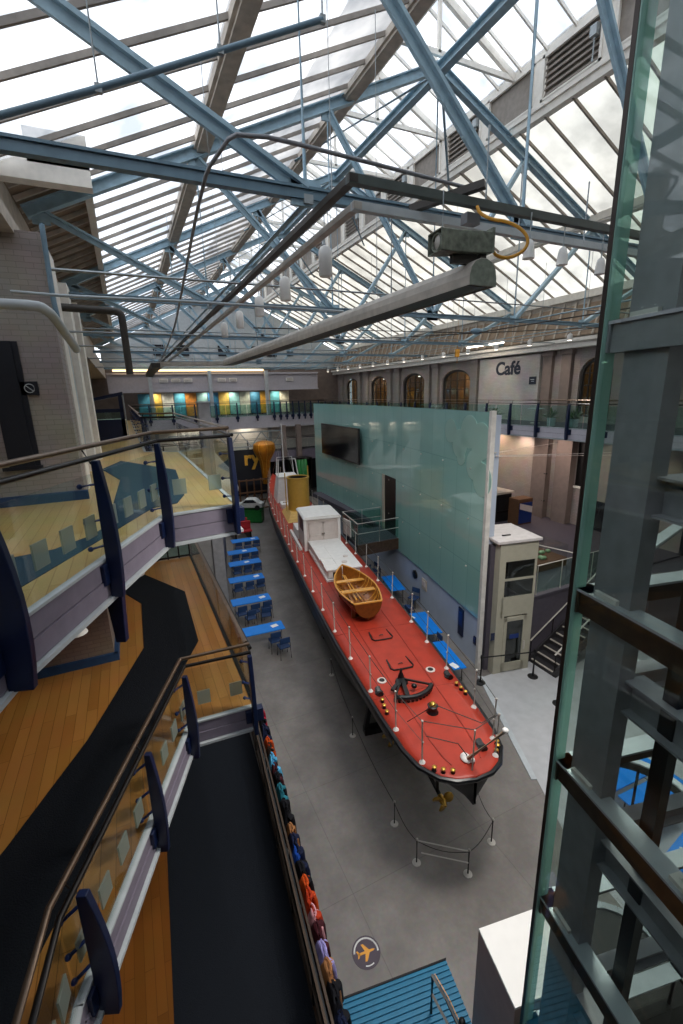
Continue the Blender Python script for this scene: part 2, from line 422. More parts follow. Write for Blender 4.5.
def offset_seg(a, b):
    d = (V((b[0]-a[0], b[1]-a[1], 0))).normalized(); return d, V((d.y, -d.x, 0))
def fascia(name, pts, z, h, m, m2, label, closed=False):
    a_ = MB(); b_ = MB()
    for a, b in zip(pts[:-1], pts[1:]):
        d, n = offset_seg(a, b); A = V((a[0], a[1], 0)); B = V((b[0], b[1], 0))
        for k in range(2):
            zc = z-.02-h*(k+.5)/2
            a_.beam(A+V((0, 0, zc))+n*(.03+.012*k), B+V((0, 0, zc))+n*(.03+.012*k), .05, h/2-.012, (0, 0, 1))
        b_.beam(A+V((0, 0, z-h-.05))+n*.03, B+V((0, 0, z-h-.05))+n*.03, .16, .045, (0, 0, 1))
        b_.beam(A+V((0, 0, z+.0))+n*.03, B+V((0, 0, z+.0))+n*.03, .08, .03, (0, 0, 1))
    f = struct(a_, name, m, label); struct(b_, 'ledge', m2, parent=f)
fascia('trim_2', up_edge, ZU, .42, 'mauve', 'ledge', 'mauve board edge of the top left gallery')
fascia('trim_3', mid_edge, ZM, .36, 'mauve', 'ledge', 'mauve board edge of the middle gallery')
fascia('trim_4', [(1.45, 7.35), (1.42, 15.8), (.4, 16.5), (.3, 42)], ZU, .42, 'mauve', 'ledge', 'mauve board edge along the hall side of the top left gallery')
fascia('trim_5', [(1.31, 6.7), (1.31, 14.9)], ZM, .3, 'blackpaint', 'rail_dark', 'black edge of the middle gallery above the hall')

# ------------------------------------------------------------------ balustrades
def fin_profile(hh, dep, low):
    top = [(.02, -low), (.04, hh)]
    out = []
    for i in range(9):
        t = i/8; z = hh-(hh+low)*t; w = .07+dep*math.sin(PI*(.12+.62*t))
        out.append((w, z))
    return top+out
def balustrade(name, pts, z, label, fins=None, group=None, rail_h=1.26, rail2=1.14, glass_m='rail_glass', marks=True, fin_m='navy', low=.46, dep=.11, fin_every=None, post_only=False, closedrail=True, fin_skip=(), th=.07, rr=.028):
    root = thing(name, (pts[0][0], pts[0][1], z), label, 'railing', group)
    P = [V((p[0], p[1], 0)) for p in pts]
    MB().path([p+V((0, 0, z+rail_h)) for p in P], rr, 10).build('handrail', 'rail_brown', root)
    n0 = []
    for i in range(len(P)):
        a = P[max(0, i-1)]; b = P[min(len(P)-1, i+1)]; d = (b-a).normalized(); n0.append(V((d.y, -d.x, 0)))
    MB().path([p+n0[i]*.06+V((0, 0, z+rail2)) for i, p in enumerate(P)], rr, 10).build('lower_rail', 'rail_dark', root)
    for a, b in zip(P[:-1], P[1:]):
        d = (b-a).normalized(); n = V((d.y, -d.x, 0)); L = (b-a).length
        k = max(1, round(L/(fin_every or 1.9)))
        for j in range(k):
            q0 = a+d*(L*j/k+.03)+n*.03; q1 = a+d*(L*(j+1)/k-.03)+n*.03
            gp = MB().beam(q0+V((0, 0, z+.47)), q1+V((0, 0, z+.47)), .014, 1.0, (0, 0, 1)).build('glass_panel', glass_m, root)
            if marks:
                mk = MB(); cnt = max(2, int((q1-q0).length/.42))
                for s in range(cnt):
                    c = q0.lerp(q1, (s+.5)/cnt)+V((0, 0, z+.42)); mk.beam(c-d*.1, c+d*.1, .02, .24, (0, 0, 1))
                mk.build('frosted_square', 'frosted', gp)
    fl = fins or []
    for (x, y, nx, ny, w) in fl:
        n = V((nx, ny, 0)).normalized(); d = V((-n.y, n.x, 0)); o = V((x, y, z))
        fin = MB().vprism(fin_profile(rail2-.02, dep*w, low), o+n*.05, n, d, th).build('fin', fin_m, root, bevel=.008)
        bk = MB().box(o+n*.03+d*.09+V((0, 0, -.16)), (.14, .14, .24), math.atan2(n.y, n.x))
        bk.box(o+n*.03-d*.09+V((0, 0, -.16)), (.14, .1, .24), math.atan2(n.y, n.x)); bk.build('bracket', 'navy', root, bevel=.01)
        st = MB()
        for zz in (.16, .46, .86):
            st.tube(o+n*.08+d*.02+V((0, 0, zz)), o-n*.02-d*.12+V((0, 0, zz)), .017, 8); st.ell(o-n*.02-d*.12+V((0, 0, zz)), (.03, .03, .03), 8, 6)
        st.build('glass_clamp', 'navy_bright', root)
        MB().tube(o+n*.06+d*.03+V((0, 0, rail2-.06)), o+V((0, 0, rail_h-.02)), .012, 8).build('rail_stem', 'rail_dark', root)
    return root
def seg_n(a, b):
    d = V((b[0]-a[0], b[1]-a[1], 0)).normalized(); return (d.y, -d.x)
def along(a, b, t, w=1):
    n = seg_n(a, b); return (a[0]+(b[0]-a[0])*t, a[1]+(b[1]-a[1])*t, n[0], n[1], w)
u0, u1, u2, u3 = up_edge
balustrade('glass_balustrade', up_edge, ZU, 'glass balustrade with navy blue fins on the pale top gallery at left',
           [along(u0, u1, .97, 1.7), along(u1, u2, .47, 1.1), along(u1, u2, .955, 1), along(u2, u3, .97, 1.05)])
t = thing('support_arm', (-.45, 5.65, ZU-1.4), 'navy steel arm hanging below the top gallery edge at the second fin', 'support')
a_ = along(u1, u2, .5); MB().vprism([(-.06, 0), (.14, 0), (.1, -.62), (-.02, -.62)], (a_[0], a_[1], ZU-.48), (a_[2], a_[3], 0), (-a_[3], a_[2], 0), .09).build('arm', 'navy', t, bevel=.01)
MB().box((a_[0]-.03, a_[1], ZU-.5), (.2, .2, .05), math.atan2(a_[3], a_[2])).build('foot_plate', 'navy', t)
m0, m1, m2, m3, m4 = mid_edge
balustrade('glass_balustrade', mid_edge, ZM, 'glass balustrade with navy fins round the bent edge of the middle gallery, lower left',
           [along(m2, m3, .06, 1.5), along(m2, m3, .5, 1.0), along(m2, m3, .93, 1.0), along(m3, m4, .97, 1.05)], rail_h=1.16, rail2=1.04)
balustrade('glass_balustrade', [(1.45, 7.4), (1.42, 15.8), (.4, 16.5)], ZU, 'glass balustrade along the hall side of the pale top gallery, behind the near navy fins',
           [along((1.42, 15.8), (.4, 16.5), .9)], fin_every=2.1, marks=False)
balustrade('glass_balustrade', [(.4, 16.6), (.3, 41)], ZU, 'far stretch of glass balustrade on the top left gallery beyond the grey post',
           [along((.4, 16.6), (.3, 41), t) for t in (.08, .18, .28, .38, .5, .65, .8)], fin_every=2.4, marks=False)
balustrade('balustrade', [(1.31, 6.75), (1.31, 14.9)], ZM, 'long dark rail with glass along the hall edge of the middle gallery', None, fin_every=1.5, marks=False, rail_h=1.12, rail2=1.0, rr=.032)
t = thing('balustrade', (.2, 14.7, ZM), 'dark low glass screen closing the far end of the middle gallery', 'railing')
mb = MB(); g_ = MB()
for a, b in zip([(1.31, 14.85), (.3, 14.85), (-.13, 14.25)], [(.3, 14.85), (-.13, 14.25), (-1.5, 14.25)]):
    for zz in (.06, 1.05): mb.beam((a[0], a[1], ZM+zz), (b[0], b[1], ZM+zz), .05, .06)
    for k in range(4):
        q = V(a).lerp(V(b), k/3) if False else V((a[0]+(b[0]-a[0])*k/3, a[1]+(b[1]-a[1])*k/3, 0)); mb.beam(q+V((0, 0, ZM)), q+V((0, 0, ZM+1.05)), .04, .04)
    g_.beam((a[0], a[1], ZM+.55), (b[0], b[1], ZM+.55), .012, .95, (0, 0, 1))
mb.build('frame', 'rail_dark', t); g_.build('glass_panel', 'teal_rail_glass', t)

# ground level rail with coats
t = thing('coat_rail', (1.95, 11, 0), 'long double brown rail on the ground beside the navy carpet with coats over it', 'railing')
ra = V((2.16, 11.7, 0)); rb = V((1.05, .5, 0)); dr = (rb-ra).normalized(); nr = V((-dr.y, dr.x, 0))
if nr.x < 0: nr = -nr
for zz, off in ((1.1, 0), (1.02, .1), (.12, .0), (.55, 0)):
    MB().tube(ra+nr*off+V((0, 0, zz)), rb+nr*off+V((0, 0, zz)), .02, 8).build('rail', 'coat_rail_brown', t)
for k in range(9):
    q = ra.lerp(rb, k/8); MB().tube(q, q+V((0, 0, 1.08)), .025, 8).build('post', 'rail_dark', t)
MB().beam(ra+nr*.05+V((0, 0, .5)), rb+nr*.05+V((0, 0, .5)), .03, .9, (0, 0, 1)).build('panel', 'blackpaint', t)

def coat(f, c, label, big=1.0, sway=0, name='coat', c2=None):
    q = ra.lerp(rb, f)+nr*.13; base = V((q.x, q.y, 0)); ang = math.atan2(dr.y, dr.x)
    rows = []; rnd = random.Random(int(f*1000)); ph = rnd.random()*6
    ztop = 1.14
    for i in range(9):
        tt = i/8; z = ztop-tt*.8*big
        a = (.12+.14*min(1, tt*3)**.7)*big; b = (.03+.07*min(1, tt*2.5)+.05*tt)*big
        row = []
        for j in range(17):
            th = 2*PI*j/16; fold = 1+.2*math.sin(3*th+ph+tt*3)+.1*math.sin(7*th+ph*2+tt*2)
            lx = a*math.cos(th)*fold; ly = b*math.sin(th)*fold+.06+sway*tt
            row.append(base+dr*lx+nr*ly+V((0, 0, z)))
        rows.append(row)
    root = thing(name, (base.x, base.y, ztop-.85*big), label, 'coat', 'coats hung over the ground level rail')
    mb = MB().grid(rows); c_ = rows[0]; mb.add([sum(c_[:-1], V())/16+V((0, 0, .03))]+c_[:-1], [(0, (k % 16)+1, ((k+1) % 16)+1) for k in range(16)], True)
    mb.build('body', c, root)
    for s in (-1, 1):
        A = base+dr*s*.15*big+nr*.09+V((0, 0, ztop-.1)); B = A+dr*s*.07+nr*(.09+.05*rnd.random())+V((0, 0, -.25)); C_ = B+nr*.02+V((0, 0, -.3))
        MB().path([A, A.lerp(B, .5)+nr*.03, B, C_], [.06*big, .07*big, .055*big, .05*big], 10).build('sleeve', c2 or c, root)
    MB().path([base+dr*(.1*math.cos(x)+.06*math.sin(ph))+nr*(.08+.05*math.sin(x))+V((0, 0, ztop+.0+.02*math.cos(2*x))) for x in [k*PI/6 for k in range(7)]], .026*big, 8).build('collar', c2 or c, root)
    return root
cl = [(0.098, 'coat_red', 'crimson coat at the far end of the coat rail below the gallery corner', 0.8), (0.13, 'coat_black', 'black coat next to the crimson coat on the rail', 0.8),
      (0.163, 'coat_navy', 'navy coat between the black coat and the orange hood', 0.85), (0.203, 'coat_orange', 'orange hooded coat just before the sky blue one', 0.7),
      (0.228, 'coat_brown', 'dark brown coat beside the sky blue coat', 0.7), (0.258, 'coat_sky', 'bright sky blue coat hanging over the rail', 0.85),
      (0.285, 'coat_maroon', 'dark maroon coat nearer than the sky blue coat', 0.75), (0.305, 'coat_black', 'black coat between the maroon coat and the teal coat', 0.85),
      (0.335, 'coat_teal', 'teal patterned coat on the rail', 0.8), (0.375, 'coat_black', 'bulky black padded coat nearer than the teal one', 1.0),
      (0.425, 'coat_tan', 'small tan jacket squeezed between two dark coats', 0.6), (0.447, 'coat_navy', 'navy coat nearer than the small tan jacket', 0.85),
      (0.472, 'coat_blue', 'dark coat with royal blue sleeves midway along the rail', 0.85), (0.497, 'coat_black', 'long black coat just beyond the bright rust coat', 0.85),
      (0.522, 'coat_orange', 'orange jacket lying beyond the rust red coat', 0.75), (0.55, 'coat_rust', 'rust red padded coat on the near half of the rail', 0.9),
      (0.572, 'coat_pink', 'pale pink top nearer than the rust red coat', 0.6), (0.592, 'coat_maroon', 'deep maroon coat beside the lilac coat', 0.85),
      (0.615, 'coat_lilac', 'lilac coat spilling outward over the rail', 0.7), (0.64, 'coat_tan', 'brown and pink bundle nearer than the lilac coat', 0.8),
      (0.67, 'coat_black', 'long black coat at the near end of the rail by the blue mat', 1.0), (0.7, 'coat_navy', 'navy coat nearest the camera at the rail end', 0.9)]
for f, c, lab, big in cl:
    c2 = {'coat_blue': 'coat_navy', 'coat_tan': 'coat_pink' if f > .7 else 'coat_tan'}.get(c)
    coat(f, c, lab, big, .02, c2=c2)

# ------------------------------------------------------------------ walls
def wall_holes(axis_x, y0, y1, z0, z1, holes, m, name, label, th=.4, inward=-1):
    """wall in plane x=axis_x (thick outward) with rectangular holes [(ya,yb,za,zb)] """
    mb = MB(); xs = (axis_x, axis_x+th)
    hs = sorted(holes); y = y0
    for (a, b, c, d) in hs:
        mb.mm((xs[0], y, z0), (xs[1], a, z1)); mb.mm((xs[0], a, z0), (xs[1], b, c)); mb.mm((xs[0], a, d), (xs[1], b, z1)); y = b
    mb.mm((xs[0], y, z0), (xs[1], y1, z1))
    return struct(mb, name, m, label)
wz = ZU+1.0
wins = [(14.2, 15.95), (23.95, 26.85), (28.95, 31.95), (34.4, 37.3), (39.8, 42.4)]
wall_holes(XR, -7, YF, ZU-.3, 13.7, [(a, b, ZU+.3, 10.85) for a, b in wins], 'painted_brick', 'wall_right', 'pale painted brick wall of the cafe gallery with arched windows')
wall_holes(XR, -7, YF, 0, ZU-.3, [(14.9, 15.6, 4.55, 7.2)], 'painted_brick', 'wall_right', 'pinkish lower wall below the cafe gallery')
# arched windows
for i, (a, b) in enumerate(wins):
    w = b-a; c = (a+b)/2; z0 = ZU+.3; z1 = 10.85
    fr = MB()
    def arch(x0, off, r=.06):
        return [(XR+.18, a+off, z0), (XR+.18, a+off, z1-.8)]+[(XR+.18, c-(w/2-off)*math.cos(th), z1-.8+(.8-off)*math.sin(th)) for th in [PI*k/12 for k in range(1, 12)]]+[(XR+.18, b-off, z1-.8), (XR+.18, b-off, z0)]
    fr.path(arch(0, .07), .09, 6)
    # spandrels closing the corners of the opening above the arch
    sp = MB()
    pts = [(c-w/2*math.cos(th), z1-.8+.8*math.sin(th)) for th in [PI*k/12 for k in range(13)]]
    for (p, q) in zip(pts[:-1], pts[1:]):
        if abs(p[1]-q[1]) < 1e-5 and p[1] > z1-.01: continue
        sp.add([(XR+.02, p[0], p[1]), (XR+.02, q[0], q[1]), (XR+.02, q[0], z1+.02), (XR+.02, p[0], z1+.02)], [(0, 1, 2, 3)])
    for k in (1, 2, 3):
        y = a+w*k/4; hh = z1-.8+.8*math.sqrt(max(0, 1-((y-c)/(w/2))**2)); fr.beam((XR+.18, y, z0), (XR+.18, y, hh), .08 if k == 2 else .04, .06)
    for zz in (z0+.05, z0+.8, z0+1.5, z0+2.1): fr.beam((XR+.18, a, zz), (XR+.18, b, zz), .05, .04)
    wf = struct(fr, 'window_%d' % (i+1), 'frame_dark', 'dark arched window with orange brick behind in the cafe wall')
    sp.build('spandrel', 'painted_brick', wf)
    MB().mm((XR+.2, a, z0), (XR+.21, b, z1)).build('glass', 'window_glass', wf)
# outer room seen through the arched windows
struct(MB().mm((XR+1.4, 10, ZU), (XR+1.5, 44, 11.5)), 'wall_back', 'orange_brick', 'orange brick wall lit warm behind the arched windows')
tl = MB()
for y in (15, 25, 30.5, 36, 41): tl.mm((XR+.9, y-.6, 10.6), (XR+1.0, y+.6, 10.66))
struct(tl, 'trim_6', 'lamp_white', 'warm lamp strip behind the arched windows')
# pilasters of the upper right wall
for i, y in enumerate((16.6, 17.75, 22.9+.45, 27.4, 28.4, 32.5, 33.8, 37.8, 39.3, 43.2)):
    struct(MB().mm((XR-.22, y-.28, ZU), (XR+.01, y+.28, 11.35)).mm((XR-.3, y-.36, 11.1), (XR+.01, y+.36, 11.35)), 'trim_%d' % (10+i), 'pilaster' if i < 2 else 'painted_brick', 'narrow pilaster on the cafe wall')
struct(MB().mm((XR-.3, 18.15, ZU), (XR-.02, 22.75, 11.25)), 'wall_cafe', 'white_brick', 'white painted brick panel carrying the cafe lettering')
for i, y in enumerate((17.6, 16.1, 13.0)):
    struct(MB().mm((XR-.4, y-.5, ZP), (XR+.01, y+.35, ZU-.3)).mm((XR-.18, y+.35, ZP), (XR+.01, y+.6, ZU-.3)), 'trim_%d' % (25+i), 'pilaster', 'brown pilaster on the lower right wall')
t = thing('wall_pipe', (XR-.5, 17.1, ZP), 'thin vertical pipe between the brown pilasters under the cafe gallery', 'pipe')
MB().tube((XR-.5, 17.02, ZP), (XR-.5, 17.02, ZU-.3), .05).build('pipe', 'pilaster', t)
mb = MB()
for z in (3.5, 5, 6.5): mb.box((XR-.46, 17.02, z), (.1, .16, .06))
mb.build('pipe_clip', 'dark_pipe', t)
struct(MB().mm((XR+.1, 14.9, 4.55), (XR+.3, 15.6, 7.2)), 'window_6', 'black', 'tall dark window on the lower right wall')
struct(MB().mm((XR-.05, 14.75, 4.45), (XR+.1, 15.75, 4.55)), 'trim_29', 'cream_paint', 'pale sill under the tall dark window')
struct(MB().mm((XR-.04, 13.4, ZP), (XR+.02, 15.0, ZP+1.5)), 'door_1', 'night', 'dark navy doorway on the lower right wall')
# cornice, gutter
struct(MB().mm((XR-.55, -7, 11.35), (XR+.05, YF, 11.62)).mm((XR-.75, -7, 11.62), (XR+.05, YF, 11.78)), 'trim_30', 'cream_paint', 'cream cornice running along the top of the right wall')
# letters
def text(body, size, loc, rot, m, name, label, depth=.02, bold=0.0, parent=None, cat='sign'):
    cu = bpy.data.curves.new('t', 'FONT'); cu.body = body; cu.size = size; cu.extrude = depth; cu.offset = bold
    cu.resolution_u = 4
    o = bpy.data.objects.new('t', cu); COL.objects.link(o); bpy.context.view_layer.update()
    me = bpy.data.meshes.new_from_object(o.evaluated_get(bpy.context.evaluated_depsgraph_get()))
    bpy.data.objects.remove(o); bpy.data.curves.remove(cu)
    ob = bpy.data.objects.new(name, me); COL.objects.link(ob); me.materials.clear(); me.materials.append(MATS[m])
    loc = V(loc); ORG[ob.name] = loc
    if parent is not None: loc = loc-ORG[parent.name]; ob.parent = parent
    ob.location = loc; ob.rotation_euler = rot
    if label: tag(ob, label, cat)
    return ob
text('Café', 1.02, (XR-.311, 21.35, 10.3), (PI/2, 0, -PI/2), 'letter_navy', 'cafe_lettering', 'dark navy letters reading Café on the white brick panel', .012, .028)
t = thing('notice_sign', (XR-.33, 19.0, 9.9), 'small dark blue square notice right of the Café lettering', 'sign')
MB().mm((XR-.35, 18.3, 9.7), (XR-.31, 18.75, 10.1)).build('plate', 'letter_navy', t)
MB().mm((XR-.355, 18.4, 9.93), (XR-.35, 18.65, 9.97)).mm((XR-.355, 18.4, 9.84), (XR-.35, 18.6, 9.87)).build('symbol', 'ledge', t)

# cafe gallery
GX = 17.5
struct(MB().mm((GX+.1, -5, ZU-.35), (XR, YF, ZU)), 'floor', 'dark_wall', 'floor slab of the cafe gallery')
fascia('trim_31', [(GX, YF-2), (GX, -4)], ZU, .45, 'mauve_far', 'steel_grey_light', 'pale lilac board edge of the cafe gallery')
fy = [13.77-1.67*k for k in range(3, 0, -1)]+[13.77+1.67*k for k in range(0, 17)]
balustrade('glass_balustrade', [(GX, 42), (GX, 8.0)], ZU, 'long glass balustrade with blue fins along the cafe gallery on the right',
           [(GX, y, -1, 0, 1.0) for y in fy], rail_h=1.2, rail2=1.05, glass_m='teal_rail_glass', marks=False, fin_every=1.67, dep=.12, low=.5, th=.09, fin_m='navy', rr=.035)
# cafe chairs / plants by the rail
def plant(x, y, z, label):
    t = thing('potted_plant', (x, y, z), label, 'plant', 'plants behind the cafe balustrade')
    MB().lathe([(.12, 0), (.17, .02), (.2, .38), (.17, .38), (.15, .3)], (x, y, z), 14).build('pot', 'ledge', t)
    mb = MB(); rnd = random.Random(int(y*10))
    for k in range(40):
        a = rnd.random()*2*PI; el = .2+rnd.random()*1.2; d = V((math.cos(a)*math.cos(el), math.sin(a)*math.cos(el), math.sin(el))); L = .25+rnd.random()*.4
        s = d.cross(V((0, 0, 1))).normalized()*.045; b = V((x, y, z+.36)); m_ = b+d*L*.6; e = b+d*L+V((0, 0, -.06))
        mb.add([b, m_+s, e, m_-s], [(0, 1, 2, 3)])
    mb.build('leaves', mat('leaf%d' % int(y), '#4d6a3a', .5, var=.3), t)
for y, s in ((22.2, 'farther'), (18.9, 'second'), (15.2, 'third'), (14.0, 'nearest')):
    plant(GX+.55, y, ZU, 'bushy potted plant behind the cafe glass, %s along the rail' % s)
# far bar-like cafe tables
def cafe_table():
    t = thing('cafe_table', (0, 0, 0), 'x', 'table')
    MB().lathe([(.4, .72), (.4, .75)], (0, 0, 0), 20).build('tabletop', 'ledge', t); MB().tube((0, 0, 0), (0, 0, .73), .03).build('pedestal', 'steel', t)
    MB().lathe([(.24, 0), (.22, .03)], (0, 0, 0), 16).build('base', 'steel', t); return t
ct = cafe_table()
for i, (y, w) in enumerate(((20.2, 'below the Café lettering'), (17.0, 'in front of the brown pilasters'), (25.4, 'in front of the first arched window beyond the lettering'))):
    r = ct if i == 0 else dup(ct, (0, 0, 0), 0, '')
    r.location = (GX+1.5, y, ZU); ORG[r.name] = V(r.location); tag(r, 'round pale cafe table %s' % w, 'table', 'cafe tables on the gallery')

# left wall
struct(MB().mm((-9, 9.3, 0), (-.86, 10.0, 12.1)).mm((-9, 9.9, 0), (-1.02, 16.4, 12.1)), 'wall_left', 'painted_brick', 'white painted brick wall at left with a return corner')
struct(MB().mm((-9, 9.28, 3.9), (-.84, 16.3, ZM+1.9)), 'wall_left', 'lower_brick', 'brown painted brick block on the middle gallery')
struct(MB().mm((-9, 9.2, ZM), (-.78, 9.28, ZM+.16)).mm((-.84, 9.2, ZM), (-.76, 16, ZM+.16)), 'baseboard_left', 'blue_skirting', 'blue skirting round the brick block')
struct(MB().mm((-9, 9.2, ZU), (-.8, 9.3, ZU+.16)), 'baseboard_left', 'blue_skirting', 'blue skirting at the foot of the upper brick wall')
for i, y in enumerate((10.6, 13.2, 15.6)):
    struct(MB().mm((-1.05, y-.35, ZU), (-.86+.02*i, y+.35, 12.1)), 'trim_%d' % (33+i), 'cream_paint', 'pale grey pilaster on the left wall')
struct(MB().mm((-1.03, 11.1, ZU+.6), (-.97, 12.7, 11.0)), 'window_7', 'ledge', 'pale blind panel between the left pilasters')
struct(MB().mm((-9, 16.4, 0), (-4.2, YF, 12.1)), 'wall_left', 'dark_brick', 'dark recessed wall at the far left')
struct(MB().mm((-9, 16.4, 11.2), (-1.1, YF, 12.1)), 'trim_37', 'timber', 'brown beam along the far left wall head')
struct(MB().mm((-1.9, 9.24, 8.4), (-1.53, 9.3, 10.45)).mm((-1.53, 9.26, 8.4), (-1.45, 9.3, 10.45)).mm((-2.0, 9.22, 8.36), (-1.42, 9.3, 8.42)), 'window_8', 'night', 'dark navy window on the left brick wall')
t = thing('no_smoking_sign', (-1.35, 9.27, 9.6), 'small dark no smoking sign on the left brick wall', 'sign')
MB().mm((-1.52, 9.26, 9.6), (-1.27, 9.3, 9.82)).build('plate', 'night', t)
MB().path([(-1.395+.07*math.cos(a), 9.255, 9.71+.07*math.sin(a)) for a in [k*PI/8 for k in range(16)]], .008, 6, True).beam((-1.45, 9.255, 9.76), (-1.34, 9.255, 9.66), .015, .012).build('symbol', 'ledge', t)
# near end + hidden back side, closes the hall
struct(MB().mm((-9, -7.4, 0), (XR+.4, -7, 20)), 'wall_near', 'painted_brick', 'near end wall of the hall')
struct(MB().mm((-9, -7, 0), (-8.6, 9.4, 13.5)), 'wall_left', 'painted_brick', 'left wall beside the near galleries')
struct(MB().mm((-8.6, -7, 12.1), (-3.4, 9.4, 12.25)), 'ceiling', 'timber', 'flat ceiling over the near left galleries')

# ------------------------------------------------------------------ far end
YG = 41.0
struct(MB().mm((-9, YF, 0), (XR+.4, YF+.4, 12.0)), 'wall_far', 'pilaster', 'far end wall of the hall')
struct(MB().prism([(0, 0)], 0, 0) if False else MB().add([(-1.25, YF, 11.9), (XR, YF, 11.9), (XR, YF, 13.7), (9.72, YF, 18.8), (-1.25, YF, 13.7), (-1.25, YF+.3, 11.9), (XR, YF+.3, 11.9), (XR, YF+.3, 13.7), (9.72, YF+.3, 18.8), (-1.25, YF+.3, 13.7)],
       [(0, 1, 2, 3, 4), (9, 8, 7, 6, 5), (0, 5, 6, 1), (1, 6, 7, 2), (2, 7, 8, 3), (3, 8, 9, 4), (4, 9, 5, 0)]), 'wall_far', 'ledge', 'pale gable above the far gallery')
for k, x in enumerate((3.4, 5.4, 9.0, 11.8, 13.6)):
    struct(MB().mm((x-.5, YF-.12, 13.1), (x+.5, YF, 14.0)), 'window_%d' % (20+k), 'night', 'small dark window in the far gable')
struct(MB().mm((.3, YG, ZU-.35), (GX+.1, YF, ZU)), 'floor', 'dark_wall', 'floor slab of the far top gallery')
struct(MB().mm((.3, YG, ZM-.35), (GX+3, YF, ZM)), 'floor', 'dark_wall', 'floor slab of the far middle gallery')
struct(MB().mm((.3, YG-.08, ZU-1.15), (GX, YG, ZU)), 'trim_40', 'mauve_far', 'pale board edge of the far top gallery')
struct(MB().mm((.3, YG-.06, ZM-1.0), (GX, YG, ZM)), 'trim_41', 'mauve', 'grey board edge of the far middle gallery')
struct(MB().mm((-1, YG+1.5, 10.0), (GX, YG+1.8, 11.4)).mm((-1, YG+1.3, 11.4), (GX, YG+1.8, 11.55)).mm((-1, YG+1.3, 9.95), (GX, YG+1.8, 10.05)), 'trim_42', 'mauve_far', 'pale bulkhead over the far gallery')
struct(MB().mm((-.5, YG+1.1, 11.66), (12, YG+1.3, 11.82)), 'trim_43', 'warm_tube', 'warm light strip along the head of the far wall')
struct(MB().mm((-4, 30, 11.2), (-1.5, 30.2, 11.36)), 'trim_44', 'orange_glow', 'orange lit strip in the far left recess')
for k, x in enumerate((2.2, 7.1, 12.2)):
    struct(MB().mm((x-.14, YG+.9, 4), (x+.14, YG+1.2, 11.7)), 'trim_%d' % (45+k), 'ledge', 'slim pale column at the far gallery')
for k, x in enumerate((6.2, 13.1, 14.6, 16.9)):
    struct(MB().mm((x-.22, YG-.5, 0), (x+.22, YG-.06, ZU-1.0)), 'trim_%d' % (50+k), 'pilaster', 'brown column under the far gallery')
for k, x in enumerate((3.3, 4.3, 5.3, 8.2, 9.2, 14.6)):
    t = thing('wall_unit', (x, YG+1.4, 10.7), 'small pale ventilation unit on the far bulkhead, counted from left number %s' % ['one', 'two', 'three', 'four', 'five', 'six'][k] if False else 'small pale ventilation unit on the far bulkhead', 'ventilation unit', 'ventilation units on the far bulkhead')
    MB().mm((x-.36, YG+1.38, 10.75), (x+.36, YG+1.5, 11.05)).build('casing', 'white_paint', t, bevel=.02)
    mb = MB()
    for q in range(4): mb.mm((x-.3, YG+1.37, 10.79+q*.06), (x+.3, YG+1.38, 10.81+q*.06))
    mb.build('grille', 'grey_bar', t)
balustrade('glass_balustrade', [(.5, YG-.1), (GX-.1, YG-.1)], ZU, 'far glass balustrade across the end of the hall', [(x, YG-.1, 0, -1, .8) for x in (1.8, 3.6, 5.4, 7.2, 9.0, 10.8, 12.4, 13.0, 13.6, 14.2, 14.8, 15.4, 16.0, 16.8)],
           marks=False, fin_every=1.8, dep=.12, low=.5, th=.12, rr=.045, glass_m='teal_rail_glass')
balustrade('balustrade', [(.5, YG-.1), (GX-.1, YG-.1)], ZM, 'far middle level railing of dark posts below the glass balustrade', [(x, YG-.1, 0, -1, .5) for x in (2.5, 4.3, 6.1, 7.9, 9.7, 11.5, 13.3)],
           marks=False, fin_every=1.8, dep=.1, low=.3, th=.1, rr=.045, fin_m='blackpaint')
# display boards on the far galleries
cols = ['#3d7f95', '#c9a54a', '#e6e2d6', '#4b95a8', '#d08a3c', '#7fa4a0', '#2d6d92', '#d9b85c', '#86b6b4', '#c2c6b2', '#386e86', '#d8a23a', '#5aa0a6', '#e8dfc4']
nm = ['blue', 'mustard', 'cream', 'teal blue', 'orange', 'grey green', 'deep blue', 'yellow', 'pale teal', 'pale olive', 'slate blue', 'golden', 'sea green', 'ivory']
for k, (c, n_) in enumerate(zip(cols, nm)):
    x = 1.6+k*.98; mm_ = mat('board_'+n_, c, .5, var=.3, scale=2.5)
    t = thing('display_board', (x, YG+2.5, ZU), '%s display board standing on the far top gallery behind glass' % n_, 'display board', 'display boards on the far top gallery')
    MB().mm((x-.46, YG+2.5, ZU+.1), (x+.46, YG+2.56, ZU+2.1)).build('panel', mm_, t)
    MB().mm((x-.4, YG+2.48, ZU), (x-.34, YG+2.6, ZU+.12)).mm((x+.34, YG+2.48, ZU), (x+.4, YG+2.6, ZU+.12)).build('foot', 'rail_dark', t)
struct(MB().mm((.5, YG+1.6, ZM), (GX, YG+1.7, ZU-.4)), 'wall_far', 'cream_paint', 'cream lit wall behind the far middle gallery')
